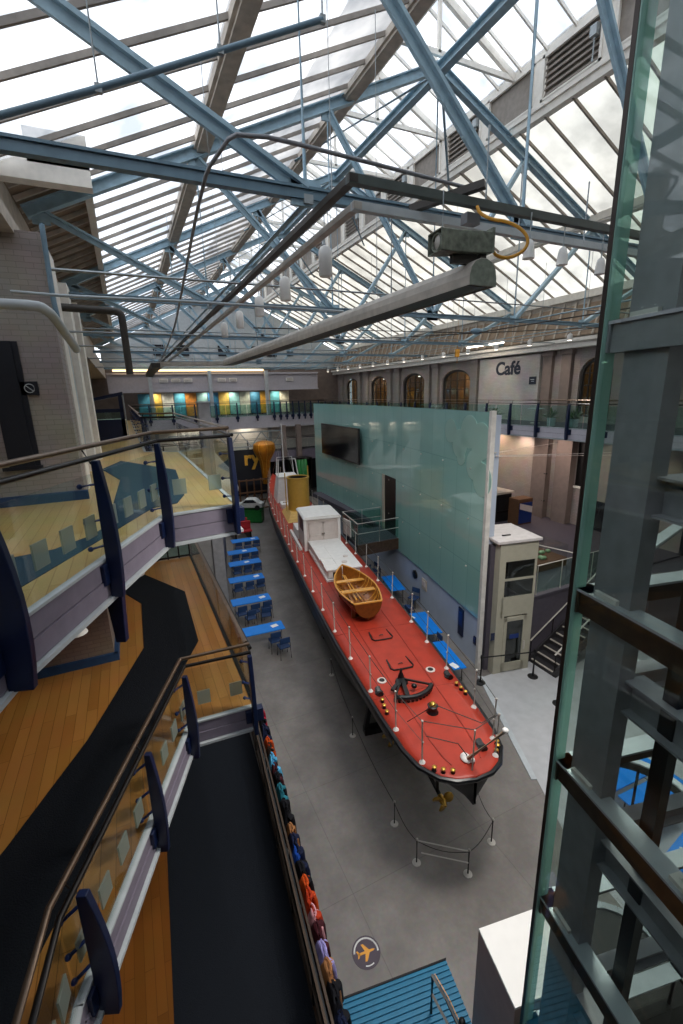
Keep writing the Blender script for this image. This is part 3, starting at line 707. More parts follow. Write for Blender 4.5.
# dark exhibition behind, sign with visible letters, balloon funnel, truss
struct(MB().mm((.5, YF-1.5, 0), (GX, YF-1.4, ZM-.4)), 'wall_far', 'night', 'black exhibition wall under the far gallery')
t = thing('banner_sign', (8.3, 38.5, 2.4), 'dark banner with golden letters ry under the far gallery', 'sign')
MB().mm((4.6, 38.5, 1.9), (11.0, 38.6, 5.0)).build('board', 'night', t)
text('ry', 1.7, (8.7, 38.47, 3.7), (PI/2, 0, 0), 'letter_gold', 'letters', None, .02, .05, t)
t = thing('golden_balloon', (10.45, 37.6, 2.2), 'golden trumpet shaped balloon hanging in front of the dark banner', 'exhibit')
MB().lathe([(.05, 0), (.3, .02), (.36, 1.2), (.45, 2.0), (.8, 2.6), (.95, 3.0), (.9, 3.4), (.6, 3.6), (.2, 3.7)], (10.25, 37.3, 2.1), 20).build('envelope', 'balloon', t)
mb = MB()
for k in range(8):
    a = 2*PI*k/8; mb.path([(10.25+r*math.cos(a), 37.3+r*math.sin(a), 2.1+z) for r, z in ((.31, .02), (.37, 1.2), (.46, 2.0), (.81, 2.6), (.96, 3.0), (.91, 3.4), (.61, 3.6))], .02, 6)
mb.build('ribs', 'brass', t)
t = thing('lattice_girder', (8.5, YG-.3, 4.6), 'pale steel lattice girder under the far gallery', 'girder')
MB().beam((3, YG-.35, 6.3), (13, YG-.35, 6.3), .1, .1).build('top_chord', 'galv', t); MB().beam((3, YG-.35, 5.0), (13, YG-.35, 5.0), .1, .1).build('bottom_chord', 'galv', t)
for k in range(10): MB().beam((3+k, YG-.35, 5.0 if k % 2 else 6.3), (4+k, YG-.35, 6.3 if k % 2 else 5.0), .07, .07).build('brace', 'galv', t)
t = thing('wooden_lattice_frame', (9.2, 36.3, 0), 'brown timber lattice frame left of the ship bow', 'exhibit frame')
mb = MB()
for k in range(5): mb.beam((7.6+k*.6, 35.9, 0), (7.6+k*.6, 35.9, 2.9), .1, .1)
mb.build('uprights', 'timber_lattice', t); mb = MB()
for z in (.4, 1.1, 1.8, 2.8): mb.beam((7.5, 35.83, z), (10.1, 35.83, z), .1, .1)
mb.build('rails', 'timber_lattice', t); mb = MB()
for k in range(4): mb.beam((7.6+k*.6, 35.8, .4), (8.2+k*.6, 35.8, 1.8), .06, .06)
mb.build('braces', 'timber_lattice', t)
# white rounded hulls
t = thing('white_hull', (7.0, 34.2, .6), 'large white rounded hull shape beyond the near navy fin', 'exhibit')
MB().ell((6.0, 35.6, 2.35), (1.45, 1.0, .95), 20, 12).build('shell', 'white_paint', t)
MB().mm((5.5, 35.5, 0), (5.7, 35.8, 1.6)).mm((6.4, 35.5, 0), (6.6, 35.8, 1.6)).build('stand', 'rail_dark', t)
t = thing('white_fin', (7.1, 35.6, 3.4), 'white pointed tail above the rounded white hull', 'exhibit')
MB().vprism([(0, 0), (1.5, 0), (1.8, .5), (1.2, 1.2), (.2, 2.6), (-.4, 2.8), (-.5, .3)], (5.6, 37.2, 3.0), (1, 0, 0), (0, 1, 0), .2).build('blade', 'white_paint', t, bevel=.05)
MB().tube((6.2, 37.2, 0), (6.2, 37.2, 3.1), .06).build('support', 'rail_dark', t)
t = thing('display_plinth', (7.5, 33.6, 0), 'long green display plinth at the far end of the floor', 'plinth')
MB().box((7.5, 33.6, .5), (2.5, .9, .94), R(-28)).build('body', 'green_stall', t, bevel=.03); MB().box((7.5, 33.6, .985), (2.6, 1.0, .03), R(-28)).build('top', 'green_stall', t)
t = thing('toy_car', (7.75, 33.5, 1.0), 'small white car on the green plinth', 'car')
T = Matrix.Translation((7.75, 33.5, 1.0)) @ Matrix.Rotation(R(-28), 4, 'Z')
MB(T).vprism([(-1.0, .18), (-.95, .45), (-.55, .55), (-.25, .85), (.45, .87), (.8, .58), (1.05, .5), (1.1, .18)], (0, 0, 0), (1, 0, 0), (0, 1, 0), .85).build('body', 'car_white', t, bevel=.06)
MB(T).vprism([(-.45, .57), (-.2, .8), (.4, .82), (.66, .58)], (0, 0, 0), (1, 0, 0), (0, 1, 0), .87).build('windows', 'night', t)
for sx in (-.62, .68):
    for sy in (-.38, .38):
        T2 = T @ Matrix.Translation((sx, sy, .2)) @ Matrix.Rotation(PI/2, 4, 'X'); MB(T2).lathe([(.08, -.06), (.2, -.05), (.2, .05), (.08, .06)], (0, 0, 0), 16).build('wheel', 'black', t)
t = thing('red_bench', (6.1, 29.6, 0), 'red padded bench beyond the left row of blue tables', 'bench')
for k in range(3): MB().box((6.1, 29.2+k*.9, .62), (1.3, .5, .12)).build('seat', 'red_cloth', t, bevel=.04); MB().box((6.1, 29.45+k*.9, .95), (1.3, .1, .6)).build('backrest', 'red_cloth', t, bevel=.04)
MB().box((5.6, 30.1, .3), (.1, 2.4, .6)).box((6.6, 30.1, .3), (.1, 2.4, .6)).build('base', 'rail_dark', t)
t = thing('green_curtain', (13.2, 37, 0), 'dark green hanging curtain beside the ship bow', 'curtain')
rows = [[(12.9+.09*k, 36.8+.09*math.sin(k*1.9), z) for k in range(12)] for z in (0, 2, 4.0)]
MB().grid(rows).build('cloth', 'green_stall', t, solid=.02); MB().tube((12.8, 36.8, 4.02), (14.0, 36.8, 4.02), .03).build('rail', 'rail_dark', t)
t = thing('glazed_booth', (14, 39.5, 0), 'dark glazed booth behind the ship bow', 'booth')
MB().mm((12.9, 39, 0), (13.0, 40.3, 3.7)).mm((15.1, 39, 0), (15.2, 40.3, 3.7)).mm((12.9, 39, 3.6), (15.2, 40.3, 3.8)).mm((14.0, 39, 0), (14.08, 39.1, 3.6)).build('frame', 'rail_dark', t)
MB().mm((13.0, 39.06, .1), (15.1, 39.08, 3.6)).build('glass', 'window_glass', t)
# blue kiosk on top left gallery
t = thing('blue_kiosk', (-1.1, 22, ZU), 'dark blue kiosk on the top left gallery at far left', 'kiosk')
MB().mm((-2.2, 22, ZU), (-.05, 22.1, ZU+.9)).mm((-2.2, 22, ZU+1.2), (-.05, 22.1, ZU+1.35)).mm((-2.2, 22, ZU), (-2.05, 24, ZU+1.9)).mm((-.2, 22, ZU), (-.05, 24, ZU+1.9)).mm((-1.4, 22, ZU+.9), (-1.3, 22.1, ZU+1.2)).build('walls', 'navy', t)
MB().vprism([(0, 0), (2.2, .45), (2.2, .3), (0, -.1)], (-2.2, 23, ZU+1.6), (1, 0, 0), (0, 1, 0), 2.1).build('roof', 'navy', t)
MB().mm((-2.05, 22.04, ZU+.9), (-.2, 22.06, ZU+1.2)).build('glass', 'teal_rail_glass', t)
MB().mm((-.02, 22.0, ZU), (.02, 22.05, ZU+2)).mm((-1.6, 22.2, ZU+1.9), (-1.5, 22.3, ZU+2.4)).build('post', 'ledge', t)
t = thing('grey_post', (2.45, 16.3, ZU), 'square grey post standing at the gallery corner beyond the glass', 'post')
MB().mm((2.22, 16.0, 0), (2.62, 16.3, ZU+1.55)).build('shaft', 'steel_grey', t, bevel=.02); MB().mm((2.2, 15.98, ZU+1.55), (2.64, 16.32, ZU+1.6)).build('cap', 'steel_grey_light', t)
MB().mm((1.42, 16.05, ZU-.5), (2.3, 16.25, ZU-.3)).build('bracket', 'steel_grey', t)
t = thing('round_table', (.6, 30, ZU), 'pale round table on the far left gallery', 'table')
MB().lathe([(.9, .72), (.95, .75), (.9, .79)], (-.95, 25, ZU), 20).build('tabletop', 'cream_paint', t); MB().tube((-.95, 25, ZU), (-.95, 25, ZU+.73), .06).build('pedestal', 'steel', t)

# ------------------------------------------------------------------ roof
XE0, XE1, XA = -1.25, 20.7, 9.72
ZE, ZA = 13.68, 18.74; SL = (ZA-ZE)/(XA-XE0); ZC = 11.9
def zr(x, off=0): return (ZE+SL*(x-XE0) if x <= XA else ZE+SL*(XE1-x))+off
XL0, XL1 = 6.7, 12.75
RO = .24
def slope_slab(mb, x0, z0, x1, z1, y0, y1, th):
    mb.add([(x0, y0, z0), (x1, y0, z1), (x1, y1, z1), (x0, y1, z0), (x0, y0, z0+th), (x1, y0, z1+th), (x1, y1, z1+th), (x0, y1, z0+th)],
           [(0, 1, 2, 3), (7, 6, 5, 4), (0, 4, 5, 1), (1, 5, 6, 2), (2, 6, 7, 3), (3, 7, 4, 0)])
Y0, Y1 = -7, YF
def glazing(name, xa, za, xb, zb, label, step=.98, n_mid=0, barm='grey_bar', y1=None, gm='roof_glazing'):
    Y1 = y1 or YF
    w = struct(MB().add([(xa, Y0, za), (xb, Y0, zb), (xb, Y1, zb), (xa, Y1, za)], [(0, 1, 2, 3)]), name, gm, label)
    y = Y0+.4
    bars = MB()
    while y < Y1:
        bars.beam((xa, y, za-.05), (xb, y, zb-.05), .055, .09, (0, 0, 1)); y += step
    bars.build('glazing_bars', barm, w)
    return w
XG = -.1; XM = 2.55
glazing('window_9', XG, zr(XG, RO), XL0, zr(XL0, RO), 'translucent roof glazing of the left slope')
glazing('window_10', XL1, zr(XL1, RO), XE1, zr(XE1, RO), 'translucent cream roof glazing of the right slope', gm='roof_glazing_cream')
mb = MB(); slope_slab(mb, XE0-.4, zr(XE0, RO)-.18, XG, zr(XG, RO), 11.6, Y1, .06); slope_slab(mb, XR-.62, 11.85, XE1-.02, 13.75, Y0, Y1, .06)
rb_ = struct(mb, 'ceiling', 'roof_board', 'brown boarded roof strips along both eaves')
mb = MB(); y = Y0+.3
while y < Y1:
    if y > 11.6: mb.beam((XE0-.3, y, zr(XE0, RO)-.22), (XG, y, zr(XG, RO)-.06), .07, .1)
    mb.beam((XR-.66, y, 11.85), (XE1-.12, y, 13.72), .07, .1, (0, 1, 0)); y += .7
mb.build('rafter', 'timber', rb_)
struct(MB().mm((XE0-.4, 11.4, zr(XE0)-.1), (XG+.1, 11.7, zr(XE0)+.3)).mm((XE0+.2, 11.4, zr(XE0)+.2), (XG+.1, 11.7, zr(XG)+.25)), 'trim_73', 'cream_paint', 'cream end board of the left eave boarding')
w_ = glazing('window_13', XE0-2.2, zr(XE0-2.2, RO), XG, zr(XG, RO), 'translucent roof glazing at the near left eave', y1=11.5)
struct(MB().mm((XG-.1, 11.5, zr(XG)-.02), (XG+.08, Y1, zr(XG)+.3)).mm((XE1-.35, Y0, zr(XE1)-.12), (XE1-.05, Y1, zr(XE1)+.2)), 'trim_60', 'cream_paint', 'cream board along the foot of the roof glazing')
struct(MB().mm((XE0-.5, Y0, 12.05), (XE0+.05, Y1, 12.3)).mm((XE0-.5, 9.4, 12.3), (XE0-.35, Y1, 13.9)).mm((XE1-.2, Y0, 11.8), (XE1+.2, Y1, 13.9)), 'trim_61', 'timber', 'wall plates under both eaves')
# timber purlins
for i, x in enumerate((XM, XL0, 16.9)):
    struct(MB().mm((x-.16, Y0, zr(x)+.0), (x+.16, Y1, zr(x)+.26)).mm((x-.09, Y0, zr(x)-.06), (x+.21, Y1, zr(x)+.06)), 'trim_%d' % (62+i), 'timber' if i < 2 else 'cream_paint', 'long weathered timber purlin of the roof')
# lantern
ZL = zr(XL1)+.42; ZLT = ZL+1.4; ZLR = ZLT+SL*(XL1-XA)+.1
glazing('window_11', XL0, ZLT, XA, ZLR, 'glazing on the left side of the roof lantern', barm='cream_paint')
glazing('window_12', XL1, ZLT, XA, ZLR, 'glazing on the right side of the roof lantern', barm='cream_paint')
struct(MB().mm((XL1-.1, Y0, ZL-.28), (XL1+.14, Y1, ZL+.12)).mm((XL1-.16, Y0, ZL-.06), (XL1+.14, Y1, ZL+.04)), 'trim_66', 'cream_paint', 'cream sill beam under the lantern windows')
struct(MB().mm((XL1-.08, Y0, ZLT-.14), (XL1+.14, Y1, ZLT+.1)), 'trim_67', 'cream_paint', 'cream head beam over the lantern windows')
struct(MB().mm((XL0-.12, Y0, ZL-.3), (XL0+.08, Y1, ZLT+.08)), 'trim_68', 'timber', 'timber side of the lantern on the left')
struct(MB().mm((XA-.1, Y0, ZLR-.15), (XA+.1, Y1, ZLR+.02)), 'trim_69', 'cream_paint', 'cream ridge board of the lantern')
for i in range(22):
    ya = Y0+.9+i*2.3
    if ya > Y1-2: break
    fr = MB().mm((XL1-.06, ya-.16, ZL), (XL1+.12, ya+.16, ZLT))
    fr.mm((XL1-.1, ya+.16, ZL+.1), (XL1-.02, ya+.24, ZLT-.12)).mm((XL1-.1, ya+2.06, ZL+.1), (XL1-.02, ya+2.14, ZLT-.12)).mm((XL1-.1, ya+.16, ZL+.1), (XL1-.02, ya+2.14, ZL+.18)).mm((XL1-.1, ya+.16, ZLT-.2), (XL1-.02, ya+2.14, ZLT-.12))
    w = struct(fr, 'window_%d' % (100+i), 'cream_paint', 'cream framed louvred window in the roof lantern side')
    lv = MB(); op = i % 2
    if op:
        lv.mm((XL1+.05, ya+.2, ZL+.1), (XL1+.1, ya+2.1, ZLT-.1))
        for k in range(7):
            lv.beam((XL1, ya+.24, ZL+.28+k*.16), (XL1, ya+2.06, ZL+.28+k*.16), .03, .11, (.6, 0, 1))
        lv.build('louvre', 'grey_bar', w)
        MB().mm((XL1-.2, ya+.3, ZL+.75), (XL1-.04, ya+.5, ZL+1.0)).tube((XL1-.12, ya+.4, ZL+.2), (XL1-.12, ya+.4, ZL+.8), .025).build('opener', 'galv', w)
    else:
        lv.mm((XL1+.02, ya+.2, ZL+.15), (XL1+.05, ya+2.1, ZLT-.15)); lv.build('pane', 'grey_bar', w)
# lantern rafters (white) at trusses and half way, with collar
TY = [6.0+7.3*k for k in range(-1, 6)]
mb = MB()
for ty in TY:
    for dy in (0, 3.65):
        y = ty+dy
        if y > YF-1: continue
        mb.beam((XL0, y, ZLT-.1), (XA, y, ZLR-.14), .12, .2, (0, 0, 1)); mb.beam((XL1, y, ZLT-.1), (XA, y, ZLR-.14), .12, .2, (0, 0, 1))
        mb.beam((XL0+.1, y, ZLT-.1), (XL1-.1, y, ZLT-.1), .1, .14, (0, 0, 1))
        mb.beam((XA, y, ZLT-.1), (XA, y, ZLR-.2), .1, .1)
struct(mb, 'trim_70', 'cream_paint', 'white timber rafters and ties inside the lantern')

# trusses
def truss(y, label):
    t = thing('roof_truss', (XE0, y, ZC), label, 'roof truss', 'blue steel trusses carrying the glass roof')
    b = 'truss_blue'
    MB().ibeam((XE0-.2, y, zr(XE0-.2)), (XA, y, ZA), .2, .26, .03).build('rafter', b, t)
    MB().ibeam((XA, y, ZA), (XE1+.2, y, zr(XE1+.2)), .2, .26, .03).build('rafter', b, t)
    ch = MB(); ch.beam((XE0-.4, y, ZC), (XE1+.2, y, ZC), .11, .1); ch.beam((XE0-.4, y, ZC+.07), (XE1+.2, y, ZC+.07), .16, .03)
    ch.build('bottom_chord', 'truss_blue_dark', t)
    n = 3; tx = [XE0+(XA-XE0)*k/n for k in range(n+1)]
    pl = MB(); pl.mm((XA-.3, y-.03, ZA-.45), (XA+.3, y+.03, ZA+.02))
    for side in (0, 1):
        for k in range(n):
            a = tx[k]+(.1 if k == 0 else 0); c = tx[k+1]
            if side: a = 2*XA-a; c = 2*XA-c
            w = .2 if True else .12
            m = MB(); m.beam((a, y, zr(a)-.08), (c, y, ZC+.05), .17, .05, (0, 0, 1), (0, .04)); m.beam((a, y, zr(a)-.08), (c, y, ZC+.05), .05, .13, (0, 0, 1), (0, -.03))
            m.build('strut', b, t)
            MB().tube((c, y, ZC), (c, y, zr(c)-.05), .028, 8).build('rod', b, t)
            pl.mm((c-.2, y-.025, ZC-.12), (c+.2, y+.025, ZC+.18)); pl.mm((a-.18, y-.025, zr(a)-.35), (a+.18, y+.025, zr(a)-.02))
            if side == 0 or k < n: 
                for (bx, bz) in ((-.12, -.2), (.0, -.26), (.1, -.14)):
                    pl.tube((a+bx, y-.05, zr(a)+bz), (a+bx, y+.05, zr(a)+bz), .025, 6)
    pl.build('gusset_plate', b, t)
    return t
names = ['nearest blue roof truss, cropped by the top of the photo', 'second blue roof truss from the camera with its apex in view', 'third blue roof truss from the camera', 'fourth blue roof truss from the camera', 'fifth blue roof truss from the camera', 'farthest blue roof truss before the end gable']
for k, y in enumerate(TY[1:]): truss(y, names[k])
# longitudinal blue beams between trusses
t = thing('ridge_beam', (XA, 0, ZA-.3), 'thick blue ridge girder running the length of the hall through the truss tops', 'beam')
MB().ibeam((XA, Y0, ZA-.1), (XA, YF, ZA-.1), .26, .28, .03).build('girder', 'truss_blue', t)
for k in range(len(TY)-1):
    for s in (-1, 1):
        MB().tube((XA+s*.1, TY[k], ZA-.2), (XA+s*3.3, TY[k]+3.6, zr(XA+s*3.3)+.05), .04, 8).build('wind_brace', 'truss_blue', t)
for i, (x, z) in enumerate(((XA-7.3, ZC), (XA+3.7, ZC), (XA+7.3, ZC-.0))):
    t = thing('tie_tube', (x, 0, z), ['slim blue tie tube running lengthwise on the left side of the trusses', 'slim blue tie tube running lengthwise right of the ridge', 'slim blue tie tube running lengthwise near the right wall'][i], 'tie tube')
    MB().tube((x, 6, z-.05), (x, YF, z-.05), .03, 8).build('tube', 'truss_blue', t)
    mb = MB()
    for y in TY[1:]: mb.box((x, y, z-.05), (.12, .14, .1))
    mb.build('clamp', 'galv', t)
# cross bracing between chords at mid bays (horizontal thin tubes)
for i, y in enumerate([TY[k]+3.65 for k in range(1, 6)]):
    t = thing('cross_tube', (XE0, y, ZC-.2), 'thin galvanised tube across the hall between two trusses, %s from the camera' % ['first', 'second', 'third', 'fourth', 'fifth'][i], 'tube')
    MB().tube((XE0+.4, y, ZC-.25), (XE1, y, ZC-.25), .028, 8).build('tube', 'galv', t)
    mb = MB()
    for x in (2, 5.5, 9.7, 13.5, 17): mb.tube((x, y, ZC-.25), (x, y, zr(x)), .008, 6)
    mb.build('hanger', 'galv', t)

# pipe under left glazing
def smooth(pts, it=2):
    for _ in range(it):
        q = [V(pts[0])]
        for a, b in zip(pts[:-1], pts[1:]): a = V(a); b = V(b); q += [a.lerp(b, .12), a.lerp(b, .88)]
        pts = q+[V(pts[-1])]
    return pts
def pipe(name, pts, r, m, label, cat='pipe', clips=()):
    if len(pts) > 2: pts = smooth(pts)
    t = thing(name, pts[0], label, cat); MB().path(pts, r, 10).build('pipe', m, t)
    if clips:
        mb = MB()
        for c in clips: mb.tube(c, (c[0], c[1], zr(c[0])+.2), .008, 6); mb.box(c, (.05, .04, .06))
        mb.build('clip', 'galv', t)
    return t
pipe('sprinkler_pipe', [(-.6, 4.5, 11.46), (.14, 4.5, 11.79), (2.03, 4.5, 12.69)], .024, 'truss_blue_dark', 'slanting blue pipe under the near left roof glazing', clips=[(.14, 4.5, 11.79), (1.1, 4.5, 12.25), (2.03, 4.5, 12.69)])
pipe('conduit', [(4.1, 4.85, 11.8), (1.25, 4.75, 11.85), (1.05, 5.4, 11.7), (1.3, 12, 11.0), (2.3, 40, 11.0)], .02, 'steel_grey', 'thin brown conduit bending from across the near truss down the hall')
pipe('grey_duct', [(-2.2, 8, 10.8), (-.9, 8, 10.8), (-.78, 8.2, 10.72), (-.62, 9.4, 10.35)], .07, 'ledge', 'pale grey pipe bending along the left brick wall')
pipe('small_pipe', [(-1.25, 8.3, 11.02), (-.6, 8.3, 11.0), (1.2, 8.3, 11.02), (4.0, 8.3, 11.0)], .022, 'galv', 'slim galvanised pipe crossing at left above the pale duct')
pipe('dark_bracket_pipe', [(-.99, 11, 11.28), (.12, 11, 11.25), (.2, 11, 11.18), (.2, 11, 10.0)], .075, 'dark_pipe', 'thick black elbow pipe hanging at left')
pipe('down_pipe', [(-.8, 9.2, 12.2), (-.82, 9.2, 11.1), (-.8, 9.2, 10.8)], .04, 'truss_blue_dark', 'short vertical blue pipe on the left wall corner')
for i, (y, z) in enumerate(((12, 10.95), (14.5, 10.9), (18, 10.85), (22, 10.8))):
    pipe('scaffold_tube', [(-.9, y, z), (7.5, y, z)], .024, 'galv', 'thin galvanised tube crossing the left half of the hall, %s from the camera' % ['first', 'second', 'third', 'fourth'][i], 'tube')
# cable track rails
for i, (x, y, z, m, lab) in enumerate(((2.42, 4.75, 11.62, 'steel_grey', 'upper grey cable track turning a corner above the flood lamp'), (2.7, 5.2, 11.56, 'trough', 'lower pale cable track parallel to the upper one'))):
    t = thing('cable_track', (x, y, z), lab, 'cable track')
    MB().beam((x, y-.05, z), (x, 40, z), .1, .07, (0, 0, 1)).build('long_rail', 'dark_pipe' if i == 0 else m, t)
    MB().beam((x-.05, y, z), (7.9, y+.05, z), .09, .09, (0, 0, 1)).build('cross_rail', 'track_green' if i == 0 else 'ledge', t)
    mb = MB()
    for k in range(1, 6): mb.tube((x, 6+7.3*(k-1), z), (x, 6+7.3*(k-1), ZC), .012, 6)
    mb.tube((4.2+i, y, z), (4.2+i, y, z+.8), .012, 6); mb.tube((6.5, y, z), (6.5, y, z+.8), .012, 6)
    mb.build('hanger', 'galv', t)
t = thing('steel_link', (3.5, 4.8, 11.7), 'short dark arm linking the two cable tracks above the flood lamp', 'bracket')
MB().beam((3.5, 5.3, 11.66), (4.05, 4.6, 11.76), .1, .08).build('arm', 'dark_pipe', t); MB().box((4.15, 4.95, 11.52), (.2, .12, .12)).build('end_block', 'steel_grey', t)
# hanging spot lamps (cylinders) in the distance on pale track
for i, (y) in enumerate((6.8, 8.7, 10.5, 12.4, 14.4)):
    t = thing('track_lamp', (3.0, y, 11.2), 'white cylinder lamp hanging under the glass roof, %s of the row of five' % ['nearest', 'second', 'middle', 'fourth', 'farthest'][i], 'lamp', 'white cylinder lamps under the glass roof')
    MB().lathe([(.09, 0), (.1, .02), (.1, .34), (.07, .4), (.02, .42)], (3.0, y, 11.2), 14).build('housing', 'white_paint', t); MB().tube((3.0, y, 11.6), (3.0, y, 12.05), .012).build('cord', 'galv', t)
MB_t = thing('lamp_track', (3.0, 6, 12), 'pale track carrying the white cylinder lamps', 'lamp track')
MB().beam((3.0, 6, 12.05), (3.0, 16, 12.05), .05, .04).build('rail', 'galv', MB_t)
mb = MB()
for y in (6.5, 13.0): mb.tube((3.0, y, 12.05), (3.0, y, zr(3.0)), .01, 6)
mb.build('hanger', 'galv', MB_t)

# long inverted trough with flood lamp
t = thing('light_trough', (3.65, 4.1, 10.6), 'long grey inverted trough running into the hall under the cable tracks', 'light trough')
prof = [(-.18, 0), (-.18, .09), (-.16, .17), (-.11, .23), (-.04, .26), (.04, .26), (.11, .23), (.16, .17), (.18, .09), (.18, 0)]
X0t, Yt0, Yt1, Zt = 3.66, 4.12, 17.5, 10.58
mb = MB(); n = len(prof)
mb.add([(X0t+a, Yt0, Zt+z) for a, z in prof]+[(X0t+a, Yt1, Zt+z) for a, z in prof], [(i, i+1, n+i+1, n+i) for i in range(n-1)])
mb.build('shell', 'trough', t, solid=.012)
MB().add([(X0t+a, Yt0-.005, Zt+z) for a, z in prof]+[(X0t+a, Yt0+.03, Zt+z) for a, z in prof], [tuple(range(n)), tuple(range(n, 2*n))[::-1]]+[(i, (i+1) % n, n+(i+1) % n, n+i)[::-1] for i in range(n)]).build('end_plate', 'trough_end', t)
MB().beam((X0t, Yt0+.1, Zt+.03), (X0t, Yt1, Zt+.03), .3, .04, (0, 0, 1)).build('underside_tray', 'dark_pipe', t)
mb = MB()
for y in (6, 13.3): mb.tube((X0t, y, Zt+.2), (X0t, y, ZC), .012, 6)
mb.tube((X0t-.25, Yt0+.4, Zt+.5), (X0t-.25, Yt0+.4, Zt+1.0), .008, 6)
mb.build('hanger', 'galv', t)
t = thing('light_trough', (2.5, 17.5, 10.6), 'pale trough crossing at the far end of the long grey trough', 'light trough')
MB().beam((1.25, 18.2, 10.68), (3.9, 17.8, 10.68), .3, .14, (0, 0, 1)).build('shell', 'trough', t)
mb = MB(); mb.tube((2.5, 18, 10.7), (2.5, 18, 12.0), .01, 6); mb.build('hanger', 'galv', t)
t = thing('light_trough', (1.2, 20, 10.6), 'short dark trough at far left in line with the pale crossing one', 'light trough')
MB().beam((1.2, 17.9, 10.62), (1.35, 26, 10.62), .3, .16, (0, 0, 1)).build('shell', 'dark_pipe', t)
MB().tube((1.3, 20.6, 10.7), (1.3, 20.6, 11.9), .01, 6).build('hanger', 'galv', t)

# flood lamp on the trough
t = thing('flood_lamp', (3.5, 4.45, 10.85), 'weathered box flood lamp with a round lens on top of the grey trough', 'lamp')
fd = V((-.93, .08, -.04)).normalized()
A = V((3.80, 4.24, 11.02)); B = A+fd*.66
mb = MB(); d, s, tt = basis(fd)
def ring(c, w, h): return [c+s*a*w/2+V((0, 0, b*h/2)) for a, b in ((-1, -1), (1, -1), (1, 1), (-1, 1))]
r1 = ring(A, .16, .2); r2 = ring(A+fd*.45, .18, .2); r3 = ring(B, .26, .2)
mb.add(r1+r2+r3, [(0, 1, 2, 3)]+[(i, i+4, (i+1) % 4+4, (i+1) % 4) for i in range(4)]+[(i+4, i+8, (i+1) % 4+8, (i+1) % 4+4) for i in range(4)])
mb.build('housing', 'weathered', t, solid=.012, bevel=.006)
MB().path([B-fd*.03+s*.085*math.cos(a)+V((0, 0, .085*math.sin(a))) for a in [k*PI/8 for k in range(16)]], .015, 6, True).build('lens_ring', 'weathered', t)
T = Matrix.Translation(B-fd*.06) @ fd.to_track_quat('Z', 'Y').to_matrix().to_4x4()
MB(T).lathe([(.085, 0), (.07, .02), (.03, .035)], (0, 0, 0), 18).build('lens', 'steel', t); MB(T).box((0, 0, -.02), (.2, .16, .01)).build('reflector', 'black', t)
MB().box(A+fd*.3+V((0, 0, -.14)), (.3, .06, .12), math.atan2(fd.y, fd.x)).box(A+fd*.08+V((0, 0, -.13)), (.08, .1, .14), math.atan2(fd.y, fd.x)).build('bracket', 'dark_pipe', t)
MB().box(A-fd*.01+V((0, 0, .02)), (.03, .19, .24), math.atan2(fd.y, fd.x)).build('rear_plate', 'weathered', t)
pts = [(3.86, 4.5, 11.48), (3.86, 4.46, 11.4), (3.95, 4.35, 11.31), (4.05, 4.25, 11.28), (4.17, 4.15, 11.2), (4.24, 4.08, 11.08), (4.22, 4.1, 10.97), (4.1, 4.2, 10.9), (3.95, 4.25, 10.92), (3.86, 4.22, 10.97), (3.76, 4.24, 10.98)]
def smooth(pts, it=2):
    for _ in range(it):
        q = [V(pts[0])]
        for a, b in zip(pts[:-1], pts[1:]): a = V(a); b = V(b); q += [a.lerp(b, .25), a.lerp(b, .75)]
        pts = q+[V(pts[-1])]
    return pts
c_ = MB().path(smooth(pts), .018, 8).build('power_cable', 'yellow_cable'); tag(c_, 'yellow flexible cable looping from the cable track to the flood lamp', 'cable')

# right hand spot track under the boards
t = thing('lamp_track', (18, 12, 11.85), 'long galvanised track with small white spotlights along the right side', 'lamp track')
MB().tube((18, 6.5, 11.85), (18, 43, 11.85), .04, 8).build('rail', 'galv', t)
mb = MB()
for k in range(16): mb.tube((18, 7+k*2.3, 11.85), (18, 7+k*2.3, zr(18)), .01, 6)
mb.build('hanger', 'galv', t)
def spot():
    t = thing('spotlight', (0, 0, 0), 'x', 'spotlight'); MB().lathe([(.09, 0), (.11, .02), (.11, .2), (.08, .26), (.03, .28)], (0, 0, -.32), 14).build('housing', 'white_paint', t); MB().tube((0, 0, -.05), (0, 0, 0), .02).build('stem', 'white_paint', t)
    MB().lathe([(.085, 0), (.08, .004)], (0, 0, -.325), 12).build('lens', 'lamp_white', t); return t
sp0 = spot(); 
for k in range(13):
    y = 14.6+2.2*k
    r = sp0 if k == 0 else dup(sp0, (0, 0, 0), 0, ''); r.location = (18, y, 11.8); ORG[r.name] = V(r.location)
    tag(r, 'small white spotlight on the right hand track under the boarded eaves', 'spotlight', 'white spotlights on the right hand track')
t = thing('strip_light', (18.6, 19.5, 11.95), 'white fluorescent strip light under the boards left of the Café lettering', 'light')
MB().mm((18.9, 19.6, 11.9), (19.1, 22.4, 11.98)).build('tube', 'lamp_white', t); MB().mm((18.85, 19.5, 11.98), (19.15, 22.5, 12.06)).build('casing', 'white_paint', t)
t = thing('yellow_hoist', (18.7, 23.1, 11.3), 'small yellow bracket hanging near the strip light', 'bracket')
MB().mm((18.6, 22.95, 11.45), (18.85, 23.1, 11.9)).tube((18.72, 23.02, 11.9), (18.72, 23.02, zr(18.72)+.1), .012, 6).build('body', 'yellow_cable', t); MB().tube((18.72, 23.0, 11.1), (18.72, 23.0, 11.45), .03).build('hook', 'yellow_cable', t)
